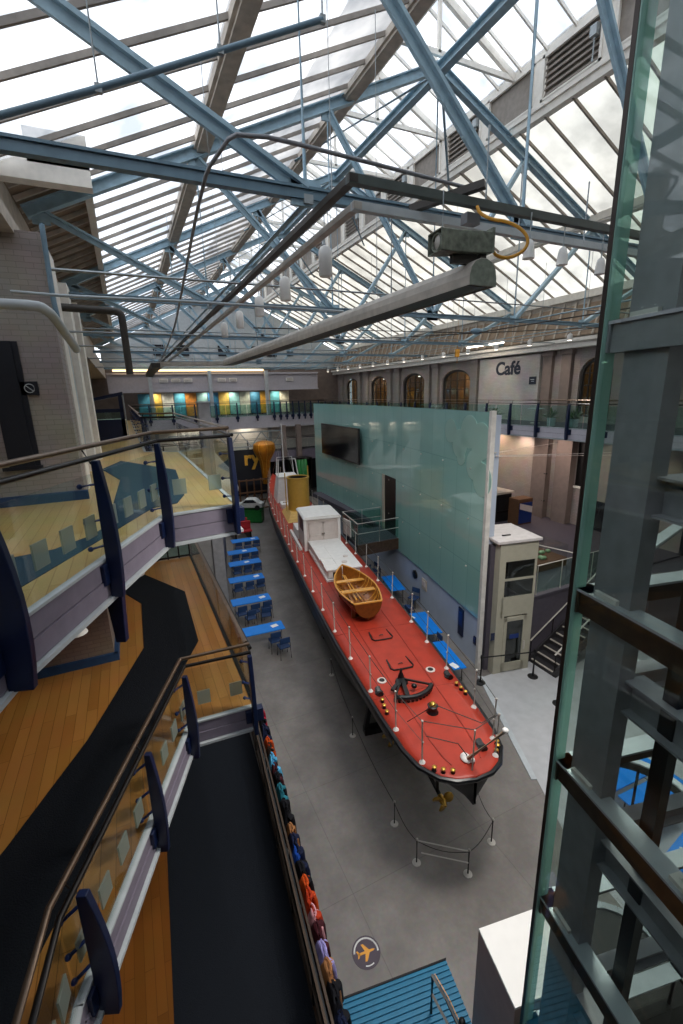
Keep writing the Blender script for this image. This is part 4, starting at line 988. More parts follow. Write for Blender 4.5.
for i, (x, y, z) in enumerate(((4.92, 4.72, 11.1), (5.61, 4.79, 11.1), (6.61, 4.96, 11.1))):
    pt = thing('downlight', (x, y, z), 'pale bell shaped lamp hanging beyond the yellow cable, %s' % ['left of three', 'middle of three', 'right of three'][i], 'lamp')
    MB().lathe([(.075, 0), (.06, .14), (.045, .2), (.02, .22)], (x, y, z), 16).build('shade', 'white_paint', pt); MB().tube((x, y, z+.2), (x, y, z+.52), .01).build('cord', 'galv', pt)
# long wire across the hall under the lights
t = thing('suspended_wire', (9, 20, 11), 'dark tension cables with a joint strung under the trusses on the right', 'cable')
MB().path([(6.0, 20, 11.6), (10.5, 12, 11.25), (12.6, 8, 11.5)], .02, 6).path([(10.5, 12, 11.25), (17.8, 12, 11.7)], .02, 6).path([(3.5, 13, 11.3), (10.5, 12, 11.25)], .02, 6).build('wire', 'dark_pipe', t)
MB().ell((10.5, 12, 11.3), (.25, .12, .1), 10, 6).build('junction', 'truss_blue_dark', t)
# cones beneath top gallery
for i, (x, y, z, lab) in enumerate(((-.93, 6.1, ZU-1.12, 'white cone spotlight under the top gallery edge at left'), (-.19, 7.85, ZU-1.12, 'white cone spotlight under the top gallery near its corner'))):
    t = thing('cone_spotlight', (x, y, z), lab, 'spotlight')
    MB().lathe([(.13, 0), (.12, .02), (.03, .26), (.01, .28)], (x, y, z), 14).build('shade', 'white_paint', t); MB().tube((x, y, z+.26), (x, y, ZU-.1), .015).build('stem', 'white_paint', t)
struct(MB().mm((-8, 2.0, ZU-.5), (-1.9, 9.3, ZU-.12)), 'ceiling', 'blackpaint', 'dark underside of the top left gallery')

# ------------------------------------------------------------------ teal wall
WP = [(10.0, 10.6), (10.8, 14.6), (11.45, 18.3), (11.68, 19.9), (11.95, 22.6), (12.15, 26), (12.25, 28.8), (12.3, 30.8)]
def wallgrid(pts, z0, z1, th, off=0):
    mb = MB()
    nn = []
    for i, p in enumerate(pts):
        a = V(pts[max(0, i-1)]); b = V(pts[min(len(pts)-1, i+1)]); d = (b-a).normalized(); nn.append(V((d.y, -d.x)))
    f = [V(p)+n*off for p, n in zip(pts, nn)]; bk = [V(p)+n*(off+th) for p, n in zip(pts, nn)]
    for i in range(len(pts)-1):
        q = [f[i], f[i+1], bk[i+1], bk[i]]; mb.prism([(v.x, v.y) for v in q], z0, z1)
    return mb
ZW0, ZW1 = 1.86, 8.83
struct(wallgrid(WP, 0, ZW1-.1, .3, .06), 'wall_inner', 'cool_wall', 'pale blue grey wall below and behind the teal glass cladding')
mb = wallgrid(WP[:3], ZW0, ZW1, .05); 
m2 = wallgrid(WP[2:4], 5.4, ZW1, .05); m3 = wallgrid(WP[3:], ZW0, ZW1, .05); m4 = wallgrid(WP[2:4], ZW0, 2.45, .05)
for m_ in (m2, m3, m4): mb.add(m_.v, m_.f)
cladding = struct(mb, 'wall_teal_glass', 'teal_cladding', 'tall teal glass clad wall beside the ship')
mb = MB()
for p in WP[:3]+[((WP[0][0]+WP[1][0])/2, (WP[0][1]+WP[1][1])/2)]:
    pass
struct(MB().prism([(9.94, 10.5), (10.08, 10.46), (10.12, 10.62), (9.98, 10.66)], 0, ZW1+.04), 'trim_71', 'grey_jamb', 'pale end jamb of the teal glass wall')
# rows of fixing studs
mb = MB()
for i in range(len(WP)-1):
    a = V(WP[i]); b = V(WP[i+1]); L = (b-a).length; k = max(1, round(L/2)); d = (b-a).normalized(); n = V((-d.y, d.x))
    for j in range(k):
        q = a.lerp(b, (j+.5)/k)+n*.02
        for z in (3.48, 5.22, 6.96):
            mb.box((q.x, q.y, z), (.04, .04, .04))
mb.build('fixing_stud', 'steel', cladding)
def on_wall(i, t_, off=0):
    a = V(WP[i]); b = V(WP[i+1]); d = (b-a).normalized(); n = V((-d.y, d.x)); q = a.lerp(b, t_)+n*off; return q, math.atan2(d.y, d.x), n
# pale discs (flower pattern) near the jamb
for i, (f, z, r) in enumerate(((.62, 8.1, .42), (.45, 7.7, .5), (.3, 8.15, .55), (.12, 7.9, .6), (.2, 7.1, .5), (.07, 6.7, .55), (.42, 7.25, .28))):
    q, an, n = on_wall(0, f, .0); T = Matrix.Translation((q.x, q.y, z)) @ Matrix.Rotation(an, 4, 'Z') @ Matrix.Rotation(-PI/2, 4, 'X')
    MB(T).lathe([(r, .01), (r, .02)], (0, 0, 0), 28).build('pale_disc', 'pale_disc', cladding)
# doorway reveal & dark opening
q, an, n = on_wall(2, .5, .0)
struct(MB().box((q.x, q.y, 3.93), (1.62, .03, 2.95), an), 'door_2', 'black', 'tall dark doorway in the teal glass wall')
q, an, n = on_wall(2, .93, .03)
struct(MB().box((q.x, q.y, 3.93), (.28, .06, 2.95), an), 'trim_72', 'lift_cream', 'pale jamb of the doorway in the teal wall')
# screen
a = V((11.88, 22.6)); b = V((12.2, 28.8)); c = (a+b)/2; an = math.atan2((b-a).y, (b-a).x)
t = thing('wall_screen', (c.x, c.y, 5.5), 'large black screen on the teal glass wall', 'screen')
MB().box((c.x-.16, c.y, 6.53), (6.2, .1, 2.05), an).build('bezel', 'blackpaint', t, bevel=.02); 
glsc = mat('screen_face', '#0e0f12', .12, spec=.6)
MB().box((c.x-.215, c.y, 6.53), (6.1, .012, 1.95), an).build('display', 'screen_face', t)
# notices on the lower wall
for i, (seg, f, z, w, h, m, name, lab) in enumerate(((0, .31, 1.15, .36, 1.1, 'navy', 'wall_notice', 'tall dark blue notice on the pale wall below the teal glass'), (0, .06, .95, .16, .3, 'navy', 'wall_notice', 'small dark blue notice near the end of the pale wall'),
                                                   (1, .12, 1.25, .45, .5, 'timber', 'wall_notice', 'brown framed notice board on the pale wall'), (1, .38, 1.35, .3, .42, 'black', 'wall_speaker', 'round black fitting on the pale wall farthest from the jamb'))):
    q, an, n = on_wall(seg, f, -.03)
    t = thing(name, (q.x, q.y, z), lab, 'notice' if i < 3 else 'speaker')
    if i < 3:
        MB().box((q.x, q.y, z), (w, .05, h), an).build('board', m, t, bevel=.01); q2, _, _ = on_wall(seg, f, 0)
        MB().box((q2.x, q2.y, z+h*.12), (w*.7, .03, h*.5), an).build('print', 'navy_bright' if i < 2 else 'pinkish_white', t)
    else:
        T = Matrix.Translation((q.x, q.y, z)) @ Matrix.Rotation(an, 4, 'Z') @ Matrix.Rotation(-PI/2, 4, 'X'); MB(T).lathe([(.2, -.03), (.2, .04), (.15, .06)], (0, 0, 0), 20).build('body', 'black', t); MB(T).lathe([(.13, .06), (.05, .065)], (0, 0, 0), 16).build('grille', 'rail_dark', t)
# gangway platform from the doorway towards the ship
t = thing('viewing_platform', (10.6, 19.2, 0), 'dark platform from the teal wall doorway towards the ship with glass sides', 'platform')
P4 = [(11.5, 17.95), (11.75, 20.1), (9.5, 20.35), (9.15, 17.95)]
MB().prism(P4, 2.32, 2.5).build('deck', 'dark_wall', t); MB().prism([(11.45, 17.9), (11.45, 18.0), (9.12, 18.0), (9.12, 17.9)], 1.95, 2.5).build('fascia', 'brown_beam', t)
mb = MB(); gl = MB(); cyc = [(11.5, 17.95), (9.15, 17.95), (9.5, 20.35), (11.7, 20.2)]
for a, b in zip(cyc[:-1], cyc[1:]):
    for z in (3.55, 3.05, 2.85): mb.tube((a[0], a[1], z), (b[0], b[1], z), .022, 6) if z > 3 else None
    for f in (0, .5, 1): mb.tube((a[0]+(b[0]-a[0])*f, a[1]+(b[1]-a[1])*f, 2.45), (a[0]+(b[0]-a[0])*f, a[1]+(b[1]-a[1])*f, 3.55), .02, 6)
    gl.beam((a[0], a[1], 3.0), (b[0], b[1], 3.0), .012, .9, (0, 0, 1))
mb.build('rail', 'steel', t); gl.build('glass_panel', 'teal_rail_glass', t)
MB().box((9.2, 19.2, 3.05), (.05, .8, .8)).build('sign_panel', 'grey_jamb', t)
mb = MB()
for x, y in ((9.4, 18.15), (9.65, 20.1)): mb.tube((x, y, 0), (x, y, 2.35), .06)
mb.build('leg', 'rail_dark', t)

# ------------------------------------------------------------------ cream platform lift + stairs + right platform
t = thing('platform_lift', (10.75, 10.6, 0), 'cream enclosed platform lift with glazed door at the end of the teal wall', 'lift')
a = R(-11.3); T = Matrix.Translation((10.24, 10.07, 0)) @ Matrix.Rotation(a, 4, 'Z')
W = 1.38; D = 1.6; HT = 4.75
mb = MB(T); mb.mm((0, 0, 0), (.14, D, HT)); mb.mm((W-.08, 0, 0), (W, D, HT)); mb.mm((0, D-.06, 0), (W, D, HT)); mb.mm((.14, 0, 2.15), (W-.08, .06, 2.85)); mb.mm((.14, 0, 4.1), (W-.08, .06, HT)); mb.mm((.14, 0, 2.1), (.22, .06, 4.1)); mb.mm((.14, 0, 0), (.3, .06, 2.15)); mb.mm((W-.22, 0, 0), (W-.08, .06, 2.15)); mb.mm((.14, .01, 3.42), (W-.08, .05, 3.5))
mb.build('casing', 'lift_cream', t)
MB(T).mm((-.16, .3, 0), (0, D, HT-.15)).build('side_panel', 'dark_wall', t)
MB(T).mm((-.16, -.1, HT), (W+.06, D+.05, HT+.1)).build('roof', 'lift_top', t, bevel=.02)
MB(T).mm((.3, .4, HT+.1), (.6, .46, HT+.13)).build('roof_handle', 'rail_dark', t)
MB(T).mm((.2, .02, 2.85), (W-.08, .035, 4.1)).build('window', 'window_glass', t)
d_ = MB(T).mm((.3, -.02, .05), (.42, .04, 2.1)).mm((W-.34, -.02, .05), (W-.22, .04, 2.1)).mm((.3, -.02, .05), (W-.22, .04, .38)).mm((.3, -.02, 1.95), (W-.22, .04, 2.1)).build('door', 'lift_cream', t, bevel=.008)
MB(T).mm((.42, 0, .38), (W-.34, .012, 1.95)).build('door_glass', 'window_glass', d_); MB(T).mm((W-.3, -.07, .85), (W-.25, -.02, 1.15)).build('handle', 'steel', d_)
MB(T).mm((.55, -.012, 1.28), (.9, -.002, 1.45)).build('door_sign', 'navy_bright', d_)
MB(T).mm((.2, .5, 0), (W-.1, 1.5, .1)).mm((.2, 1.4, .1), (W-.1, 1.5, HT-.2)).build('car', 'rail_dark', t)
MB(T).mm((-.18, -.035, 1.35), (-.04, -.02, 1.62)).build('call_plate', 'navy', t)

struct(MB().mm((11.6, 10.15, ZP-.25), (XR, 30, ZP)), 'floor', 'dark_wall', 'raised platform floor at the right behind the teal wall')
struct(MB().mm((11.55, 10.05, 0), (16.6, 10.2, ZP)).mm((11.55, 10.0, ZP), (XR, 10.2, ZP+.08)), 'wall_platform', 'dark_wall', 'dark grey side wall of the raised platform by the stairs')
struct(MB().mm((16.5, 8.9, 0), (XR, 10.2, ZP)), 'wall_platform', 'dark_wall', 'dark wall block at the head of the stairs')
t = thing('staircase', (13.3, 9.5, 0), 'dark staircase with pale step edges climbing right of the lift', 'stairs')
N_ = 14; mb = MB(); nz_ = MB()
for k in range(N_):
    x = 11.95+k*.29; mb.mm((x, 9.0, 0 if k > N_ else max(0, (k+1)*ZP/N_-.22)), (x+.3, 9.98, (k+1)*ZP/N_)); nz_.mm((x-.01, 9.0, (k+1)*ZP/N_-.03), (x+.04, 9.98, (k+1)*ZP/N_+.006))
mb.build('treads', 'stair_dark', t); nz_.build('nosings', 'nosing', t)
for y, m in ((8.97, 'stair_dark'), (10.0, 'steel')):
    MB().beam((11.9, y, .1), (16.0, y, 2.6), .05, .3).build('stringer', 'stair_dark', t)
    MB().path([(11.85, y, .9), (16.0, y, 3.45)], .028, 8).build('handrail', 'steel', t)
    for f in (0, .25, .5, .75, 1): MB().tube((11.9+4.05*f, y, .1+2.45*f), (11.9+4.05*f, y, .93+2.5*f), .018, 6).build('baluster', 'rail_dark', t)
t = thing('glass_balustrade', (13.5, 10.1, ZP), 'glass and steel balustrade on the raised platform behind the lift', 'railing')
MB().beam((12.0, 10.1, ZP+.65), (16.5, 10.1, ZP+.65), .014, 1.0, (0, 0, 1)).build('glass_panel', 'teal_rail_glass', t)
MB().tube((12.0, 10.1, ZP+1.15), (16.5, 10.1, ZP+1.15), .025).build('handrail', 'steel', t)
mb = MB()
for x in (12.02, 13.2, 14.8, 16.4): mb.tube((x, 10.1, ZP), (x, 10.1, ZP+1.15), .02)
mb.build('post', 'steel', t)
MB().tube((14.2, 10.1, ZP+1.15), (13.0, 14, ZP+1.15), .022).tube((12.9, 14, ZP+1.15), (12.9, 14, ZP), .02).build('cross_rail', 'steel', t)
# bicycle-like machine glints behind the glass: exhibit with pipes
t = thing('display_cabinet', (17.6, 17.6, ZP), 'dark display cabinet with a brown top below the cafe gallery', 'cabinet')
MB().mm((16.6, 17.6, ZP), (18.4, 19.2, ZP+1.55)).build('body', 'blackpaint', t, bevel=.02); MB().mm((16.5, 17.5, ZP+1.55), (18.5, 19.3, ZP+1.65)).build('top', 'timber', t); MB().mm((17.4, 17.58, ZP+.5), (18.3, 17.6, ZP+.62)).build('door', 'rail_dark', t)
t = thing('poster_stand', (18.3, 17, ZP), 'boxy stand with a blue and white poster beside the dark cabinet', 'poster stand')
MB().mm((17.9, 16.6, ZP), (18.9, 17.3, ZP+1.4)).build('body', 'timber_lattice', t, bevel=.02); MB().mm((17.95, 16.57, ZP+.1), (18.85, 16.6, ZP+1.2)).build('poster', 'navy_bright', t); MB().vprism([(.0, .8), (.9, .5), (.9, .85), (.0, 1.1)], (17.95, 16.56, ZP+.1), (1, 0, 0), (0, 1, 0), .01).build('poster_band', 'pinkish_white', t)
t = thing('glass_case', (13.9, 12.6, ZP), 'glass case with green and brown models on the raised platform', 'display case')
MB().mm((12.6, 11.6, ZP), (15.4, 13.2, ZP+.35)).build('base', 'timber_lattice', t); MB().mm((12.6, 11.6, ZP+.35), (15.4, 13.2, ZP+.9)).build('glass', 'rail_glass', t)
mb = MB(); rnd = random.Random(3)
for k in range(14): mb.ell((12.8+rnd.random()*2.4, 11.8+rnd.random()*1.2, ZP+.42), (.12, .1, .08), 8, 6)
mb.build('models', 'machine_green', t)
MB().beam((12.9, 12, ZP+.6), (14.9, 12.9, ZP+.45), .05, .05).beam((13.5, 11.8, ZP+.5), (14.4, 13, ZP+.65), .05, .05).build('rods', 'orange', t)
# wall uplight bracket at cafe underside (warm wash)
t = thing('wall_lamp', (XR-.2, 21.3, 7.1), 'warm ceiling lamp under the cafe gallery lighting the wall', 'lamp')
MB().mm((19.2, 20.6, 7.3), (20.2, 21.6, 7.38)).build('diffuser', 'warm_tube', t); MB().mm((19.15, 20.55, 7.38), (20.25, 21.65, 7.41)).build('frame', 'white_paint', t)
for nm_, pts, lab in (('guy_wire', [(10.16, 10.45, 7.5), (19.5, 10.2, 7.0)], 'thin pale wire from the wall jamb across to the right, lower one'), ('guy_wire', [(10.16, 10.5, 7.6), (17.4, 14.2, 7.1)], 'thin pale wire from the wall jamb up to the cafe gallery edge'), ('guy_wire', [(12.6, 13, 7.0), (17.4, 11, 6.9)], 'long thin tube under the cafe gallery edge')):
    t = thing(nm_, pts[0], lab, 'wire'); MB().path(pts, .012, 6).build('wire', 'pinkish_white', t); MB().ell(pts[0], (.03, .03, .03), 8, 6).build('anchor', 'steel', t)
# barrier posts black
def blackpost(x, y, lab):
    t = thing('barrier_post', (x, y, 0), lab, 'barrier post', 'black belt barrier posts by the lift')
    MB().lathe([(.17, .012), (.17, .03), (.05, .06), (.03, .1)], (x, y, 0), 20).build('base', 'black', t); MB().tube((x, y, .05), (x, y, .98), .032, 12).build('pole', 'black', t); MB().lathe([(.04, 0), (.045, .02), (.045, .1), (.03, .12)], (x, y, .93), 12).build('belt_head', 'black', t)
b1 = (9.55, 9.9); b2 = (11.35, 9.35); b3 = (10.95, 8.0)
blackpost(*b1, 'black belt barrier post left of the lift at the wall end'); blackpost(*b2, 'black belt barrier post right of the lift door'); blackpost(*b3, 'black belt barrier post nearest the camera on the pale floor')
o = MB().beam((b1[0], b1[1], .96), (b2[0], b2[1], .96), .008, .05, (0, 0, 1)).build('barrier_belt', 'black'); tag(o, 'black belt stretched in front of the lift door', 'belt')

# ------------------------------------------------------------------ floor tables
def make_table():
    t = thing('folding_table', (0, 0, 0), 'x', 'table')
    MB().box((0, 0, .735), (1.7, .68, .04)).build('tabletop', 'table_blue', t, bevel=.01)
    for s in (-1, 1):
        for q in (-1, 1): MB().tube((s*.7, q*.26, 0), (s*.72, q*.24, .715), .018, 8).build('leg', 'chair_frame', t)
        MB().tube((s*.71, -.25, .3), (s*.71, .25, .3), .012, 6).build('crossbar', 'chair_frame', t)
    return t
def make_chair():
    t = thing('classroom_chair', (0, 0, 0), 'x', 'chair')
    MB().box((0, 0, .44), (.42, .4, .05)).build('seat', 'seat_blue', t, bevel=.015)
    MB().vprism([(-.2, .62), (.2, .62), (.19, .85), (-.19, .85)], (0, -.19, 0), (1, 0, 0), (0, 1, 0), .04).build('backrest', 'seat_blue', t, bevel=.015)
    for sx in (-1, 1):
        MB().tube((sx*.2, .19, 0), (sx*.19, .16, .42), .014, 8).build('leg', 'chair_frame', t)
        MB().path([(sx*.21, -.24, 0), (sx*.2, -.18, .43), (sx*.19, -.2, .84)], .014, 8).build('leg', 'chair_frame', t)
    return t
tb = make_table(); chr_ = make_chair(); first_t = [True]; first_c = [True]
def put(src, flag, loc, rz, label, group, cat):
    if flag[0]: flag[0] = False; r = src; r.location = loc; r.rotation_euler = (0, 0, rz); ORG[r.name] = V(loc); tag(r, label, None, group)
    else: r = dup(src, loc, rz, label, group)
    return r
LT = [(3.68, 15.55), (3.95, 18.3), (4.35, 20.8), (4.8, 23.0), (5.12, 24.85), (5.75, 26.9)]
ordn = ['nearest', 'second', 'third', 'fourth', 'fifth', 'farthest']
for i, (x, y) in enumerate(LT):
    put(tb, first_t, (x, y, 0), R(-3), 'bright blue folding table left of the ship, %s in the left row' % ordn[i], 'blue tables left of the ship', 'table')
    o = MB().box((x+(.5 if i not in (3, 4) else .1), y-.02, .7605), (.26, .2, .008), R(12)).build('paper_sheet', 'paper'); tag(o, 'white paper sheet on the %s blue table left of the ship' % ordn[i], 'paper', 'paper sheets on the left tables')
    cs = [(-.55, -.52, 0), (0, -.55, 0), (.55, -.5, 0), (-.3, -1.05, .1), (.35, -1.1, -.1)] if i in (1,) else [(-.55, -.52, 0), (0, -.55, 0), (.55, -.5, 0)] if i else [(.35, -.5, 0), (.52, -1.05, 0)]
    for k, (dx, dy, rz) in enumerate(cs):
        put(chr_, first_c, (x+dx, y+dy, 0), rz+.05*math.sin(k*7+i), 'dark blue chair at the near side of the %s blue table, %s' % (ordn[i], ['left', 'middle', 'right', 'pulled out left', 'pulled out right'][k] if len(cs) > 2 else ['under the table', 'pulled out'][k]), 'blue chairs at the left tables', 'chair')
RT = [(10.42, 16.85, 76, 'farthest, by the platform'), (9.52, 13.0, 77, 'middle one, with a white card'), (8.82, 10.85, 78, 'nearest the wall end')]
for i, (x, y, an, l) in enumerate(RT):
    put(tb, first_t, (x, y, 0), R(an), 'bright blue table between the ship and the pale wall, %s' % l, 'blue tables right of the ship', 'table')
    if i: o = MB().box((x-.35+.1*i, y+.6-1.25*(i-1), .7605), (.2, .3, .008), R(10)).build('paper_sheet', 'paper'); tag(o, 'white card on the %s blue table right of the ship' % ('middle' if i == 1 else 'nearest'), 'paper')
for i, (x, y, rz, l) in enumerate(((10.0, 14.9, 1.3, 'between the far and middle right tables'), (9.75, 14.3, -1.7, 'at the far end of the middle right table'), (9.2, 11.95, 1.4, 'between the middle and near right tables'), (10.75, 15.6, 2.0, 'near end of the far right table'))):
    put(chr_, first_c, (x, y, 0), rz, 'dark blue chair %s' % l, 'blue chairs at the right tables', 'chair')
# stacked dark chairs behind the far right table
for i in range(5):
    put(chr_, first_c, (10.1+.15*i, 18.7+.6*(i % 3), 0), .4*i, 'dark chair stored under the viewing platform, %s' % ['first from the camera', 'second', 'third', 'fourth', 'fifth'][i], 'dark chairs under the viewing platform', 'chair')
# tables seen through the lift shaft
for i, (x, y, rz, l) in enumerate(((9.5, 5.08, -3, 'upper of the pair seen through the shaft'), (9.55, 4.3, -3, 'lower of the pair seen through the shaft'), (8.95, 3.2, 8, 'lowest table seen through the shaft'))):
    put(tb, first_t, (x, y, .012), R(rz), 'bright blue table on the pale floor, %s' % l, 'blue tables on the pale floor', 'table')
for x, y, rz, l in ((8.85, 4.98, 60, 'upper'), (8.6, 3.25, 40, 'lowest')):
    o = MB().box((x, y, .772), (.3, .16, .008), R(rz)).box((x, y, .777), (.24, .1, .003), R(rz)).build('paper_sheet', 'paper'); tag(o, 'white printed notice on the %s blue table seen through the shaft' % l, 'paper')

# dark blue screen fence left of tables
t = thing('low_screen', (3.4, 20, 0), 'low dark blue screen along the left ends of the blue tables', 'screen')
pp = [(2.55, 14.2), (2.75, 17.5), (3.3, 20.5), (3.8, 23.5), (4.6, 27.5)]
for a, b in zip(pp[:-1], pp[1:]):
    MB().beam((a[0], a[1], .7), (b[0], b[1], .7), .12, 1.4, (0, 0, 1)).build('panel', 'navy', t); MB().tube((a[0], a[1], 0), (a[0], a[1], 1.15), .03).build('post', 'rail_dark', t)

# ------------------------------------------------------------------ the ship
SA = R(10.3); SO = V((4.94, 5.08, 0))
SM = Matrix.Translation(SO) @ Matrix(((math.sin(SA), math.cos(SA), 0, 0), (math.cos(SA), -math.sin(SA), 0, 0), (0, 0, 1, 0), (0, 0, 0, 1)))
# ship-local (s forward, t to starboard/right in the picture, z)
def SB(): return MB(SM)
HB = [(0, 0), (.05, .36), (.2, .62), (.55, .88), (1, 1.0), (2, 1.1), (3, 1.17), (5, 1.28), (8, 1.36), (13, 1.42), (20, 1.42), (24, 1.3), (28, .88), (30.5, .45), (32.3, .03)]
def hb(s):
    for (a, b), (c, d) in zip(HB[:-1], HB[1:]):
        if s <= c: return b+(d-b)*(s-a)/(c-a)
    return .03
def zd(s): return 2.6+(.0 if s < 18 else .35*((s-18)/14)**2)
ship = thing('steam_launch', SM @ V((14, 0, 0)), 'long slender ship with red deck, white houses and yellow funnel filling the hall floor', 'ship')
ss = [0, .02, .05, .1, .2, .35, .55, .8, 1, 1.5, 2, 3, 4, 5, 6.5, 8, 10, 13, 16, 20, 22, 24, 26, 28, 29.5, 30.5, 31.5, 32.3]
rows = []
for s in ss:
    w = hb(s); rows.append([(s, w*f, zd(s)+.04*(1-f*f)) for f in (-1, -.75, -.5, -.25, 0, .25, .5, .75, 1)])
SB().grid(rows, True).build('deck', 'deck_red', ship, solid=.02)
dk = bpy.data.objects[ship.children[0].name] if ship.children else None
# plate seams
mb = SB()
for f in (-.42, .42):
    pr = [(s, hb(s)*f, zd(s)+.055) for s in ss if s > .3]
    for a, b in zip(pr[:-1], pr[1:]): mb.beam(a, b, .02, .006)
for s in (2.6, 5.6, 8.6, 11.6, 14.6, 17.2, 21, 24): mb.beam((s, -hb(s)*.98, zd(s)+.02), (s, 0, zd(s)+.055), .02, .006); mb.beam((s, hb(s)*.98, zd(s)+.02), (s, 0, zd(s)+.055), .02, .006)
mb.build('deck_seam', 'seam', ship)
# hull: stations from deck edge to keel
def keel(s): return .55+1.45*max(0, 1-s/6.0)**1.1 if s < 6 else .55
rows = []
for s in ss:
    w = hb(s); k = keel(s); zt = zd(s); row = []
    for i in range(9):
        tt = i/8; z = zt-.01-(zt-k)*tt
        full = min(1, .35+s/9) if s < 24 else 1
        ww = w*(1-tt**(1.5+3.5*min(1, s/9)))*(1 if i == 0 else (1-.06*tt))
        if s < 4: ww = w*(1-tt)**(.5+.5*(1-s/4))
        row.append((max(ww, .03), z))
    rows.append([(s, -a, z) for a, z in row]+[(s, a, z) for a, z in row[::-1][0:]])
SB().grid(rows, True, True).build('hull', 'hull', ship)
# rubbing strake / black edge and grey side band
edge = [(s, -hb(s), zd(s)) for s in ss[::-1]]+[(s, hb(s), zd(s)) for s in ss[1:]]
SB().path([(a, b*1.01, z-.03) for a, b, z in edge], .055, 8).build('rubbing_strake', 'ship_black', ship)
rows = [[(s, -hb(s)*1.005-.012, zd(s)-.08) for s in ss[9:]], [(s, -hb(s)*.995-.006, zd(s)-.34) for s in ss[9:]]]
SB().grid(rows, True).build('side_band', 'hull_band', ship, solid=.012)
# cradle supports
for s in (4.5, 10, 16, 22, 27):
    c = SB(); c.mm((s-.12, -.75, 0), (s+.12, .75, .18)); c.mm((s-.1, -.12, .1), (s+.1, .12, .62)); c.beam((s, -.7, .15), (s, -.5, 1.3), .12, .12); c.beam((s, .7, .15), (s, .5, 1.3), .12, .12); c.build('cradle', 'blackpaint', ship)
# rudder, shaft brackets, propellers
SB().vprism([(.3, 1.2), (.9, 1.0), (1.0, 2.0), (.5, 2.1)], (1.6, -.1, 0), (1, 0, 0), (0, 1, 0), .06).build('rudder', 'ship_black', ship)
for (s, t_, z) in ((1.0, -.1, 1.05), (3.0, -.5, 1.05), (3.0, .4, 1.05)):
    SB().tube((s, t_, z), (s+3.5, t_*.8, z+.25), .045, 10).build('propeller_shaft', 'ship_black', ship)
    SB().beam((s+.25, t_, z), (s+.5, t_*.4, 2.2), .06, .04).build('shaft_bracket', 'ship_black', ship)
    p = SB(); p.path([(s-.14, t_, z), (s-.02, t_, z), (s+.12, t_, z)], [.02, .07, .06], 12)
    for k in range(3):
        a = 2*PI*k/3+.5; ca, sa = math.cos(a), math.sin(a)
        q = []
        for r_, w_, tw in ((.05, .05, .6), (.13, .1, .5), (.2, .1, .35), (.26, .04, .25)):
            for sg in (-1, 1): q.append((s+sg*w_*math.sin(tw), t_+ca*r_-sa*w_*sg*math.cos(tw), z+sa*r_+ca*w_*sg*math.cos(tw)))
        p.add(q, [(0, 1, 3, 2), (2, 3, 5, 4), (4, 5, 7, 6)], True)
    p.build('propeller', 'brass', ship, solid=.012)
# stanchions with feet
def stanch(s, side, h=.95, lean=0):
    w = hb(s)-.1; z = zd(s)+.0
    m = SB(); m.tube((s, side*w, z), (s+lean, side*(w+.02), z+h), .016, 8); m.ell((s+lean, side*(w+.02), z+h), (.028, .028, .028), 8, 6); m.ell((s+lean/2, side*w, z+h*.5), (.024, .024, .024), 8, 6)
    p = m.build('stanchion', 'steel', ship)
    SB().lathe([(.07, 0), (.06, .025), (.03, .06), (.02, .08)], (s, side*w, z+.0), 12).build('stanchion_foot', 'white_paint', p)
L_s = [.6, 1.55, 2.9, 4.35, 5.85, 7.3, 8.8, 10.3, 11.9, 13.3, 14.3, 15.6, 17, 18.5, 20, 21.5, 23, 24.5, 26, 27.5, 29, 30.2]
R_s = [.35, .75, 1.7, 3.2, 4.5, 5.7, 7.45, 9.0, 10.45, 12.05, 13.6, 15.2, 17, 18.5, 20, 21.5, 23, 24.5, 26, 27.5, 29, 30.2]
for s in L_s: stanch(s, -1)
for s in R_s: stanch(s, 1)
w = SB().tube((.14, 0, zd(0)+.02), (.12, 0, zd(0)+.95), .016, 8); w.build('stanchion', 'steel', ship)
for hh, r in ((.94, .009), (.5, .007)):
    m = SB(); m.path([(s, -(hb(s)-.08), zd(s)+hh) for s in L_s[0:]], r, 5); m.path([(s, (hb(s)-.08), zd(s)+hh) for s in R_s[1:]], r, 5)
    if hh > .5: m.path([(.6, -.78, zd(0)+hh), (.14, 0, zd(0)+hh), (.35, .6, zd(0)+hh)], .009, 5)
    m.build('guard_wire', 'dark_pipe', ship)
# low ropes across the stern deck
SB().path([(1.55, -.7, 2.75), (1.0, -.35, 3.5), (.45, .35, 3.35), (.4, .6, 3.5)], .01, 5).path([(.75, -.65, 3.05), (.5, -.1, 2.95), (.38, .03, 2.75)], .01, 5).build('rope', 'dark_pipe', ship)
# flagstaff
m = SB(); m.path([(.38, .03, 2.66), (-.55, .12, 4.05)], [.04, .028], 10); fs = m.build('flagstaff', 'pole_wood', ship)
SB().ell((-.56, .12, 4.08), (.055, .055, .04), 10, 6).build('truck', 'white_paint', fs); SB().ell((.4, .02, 2.68), (.13, .1, .06), 12, 6).ell((.3, .1, 2.7), (.06, .05, .06), 10, 6).build('heel_fitting', 'white_paint', fs)
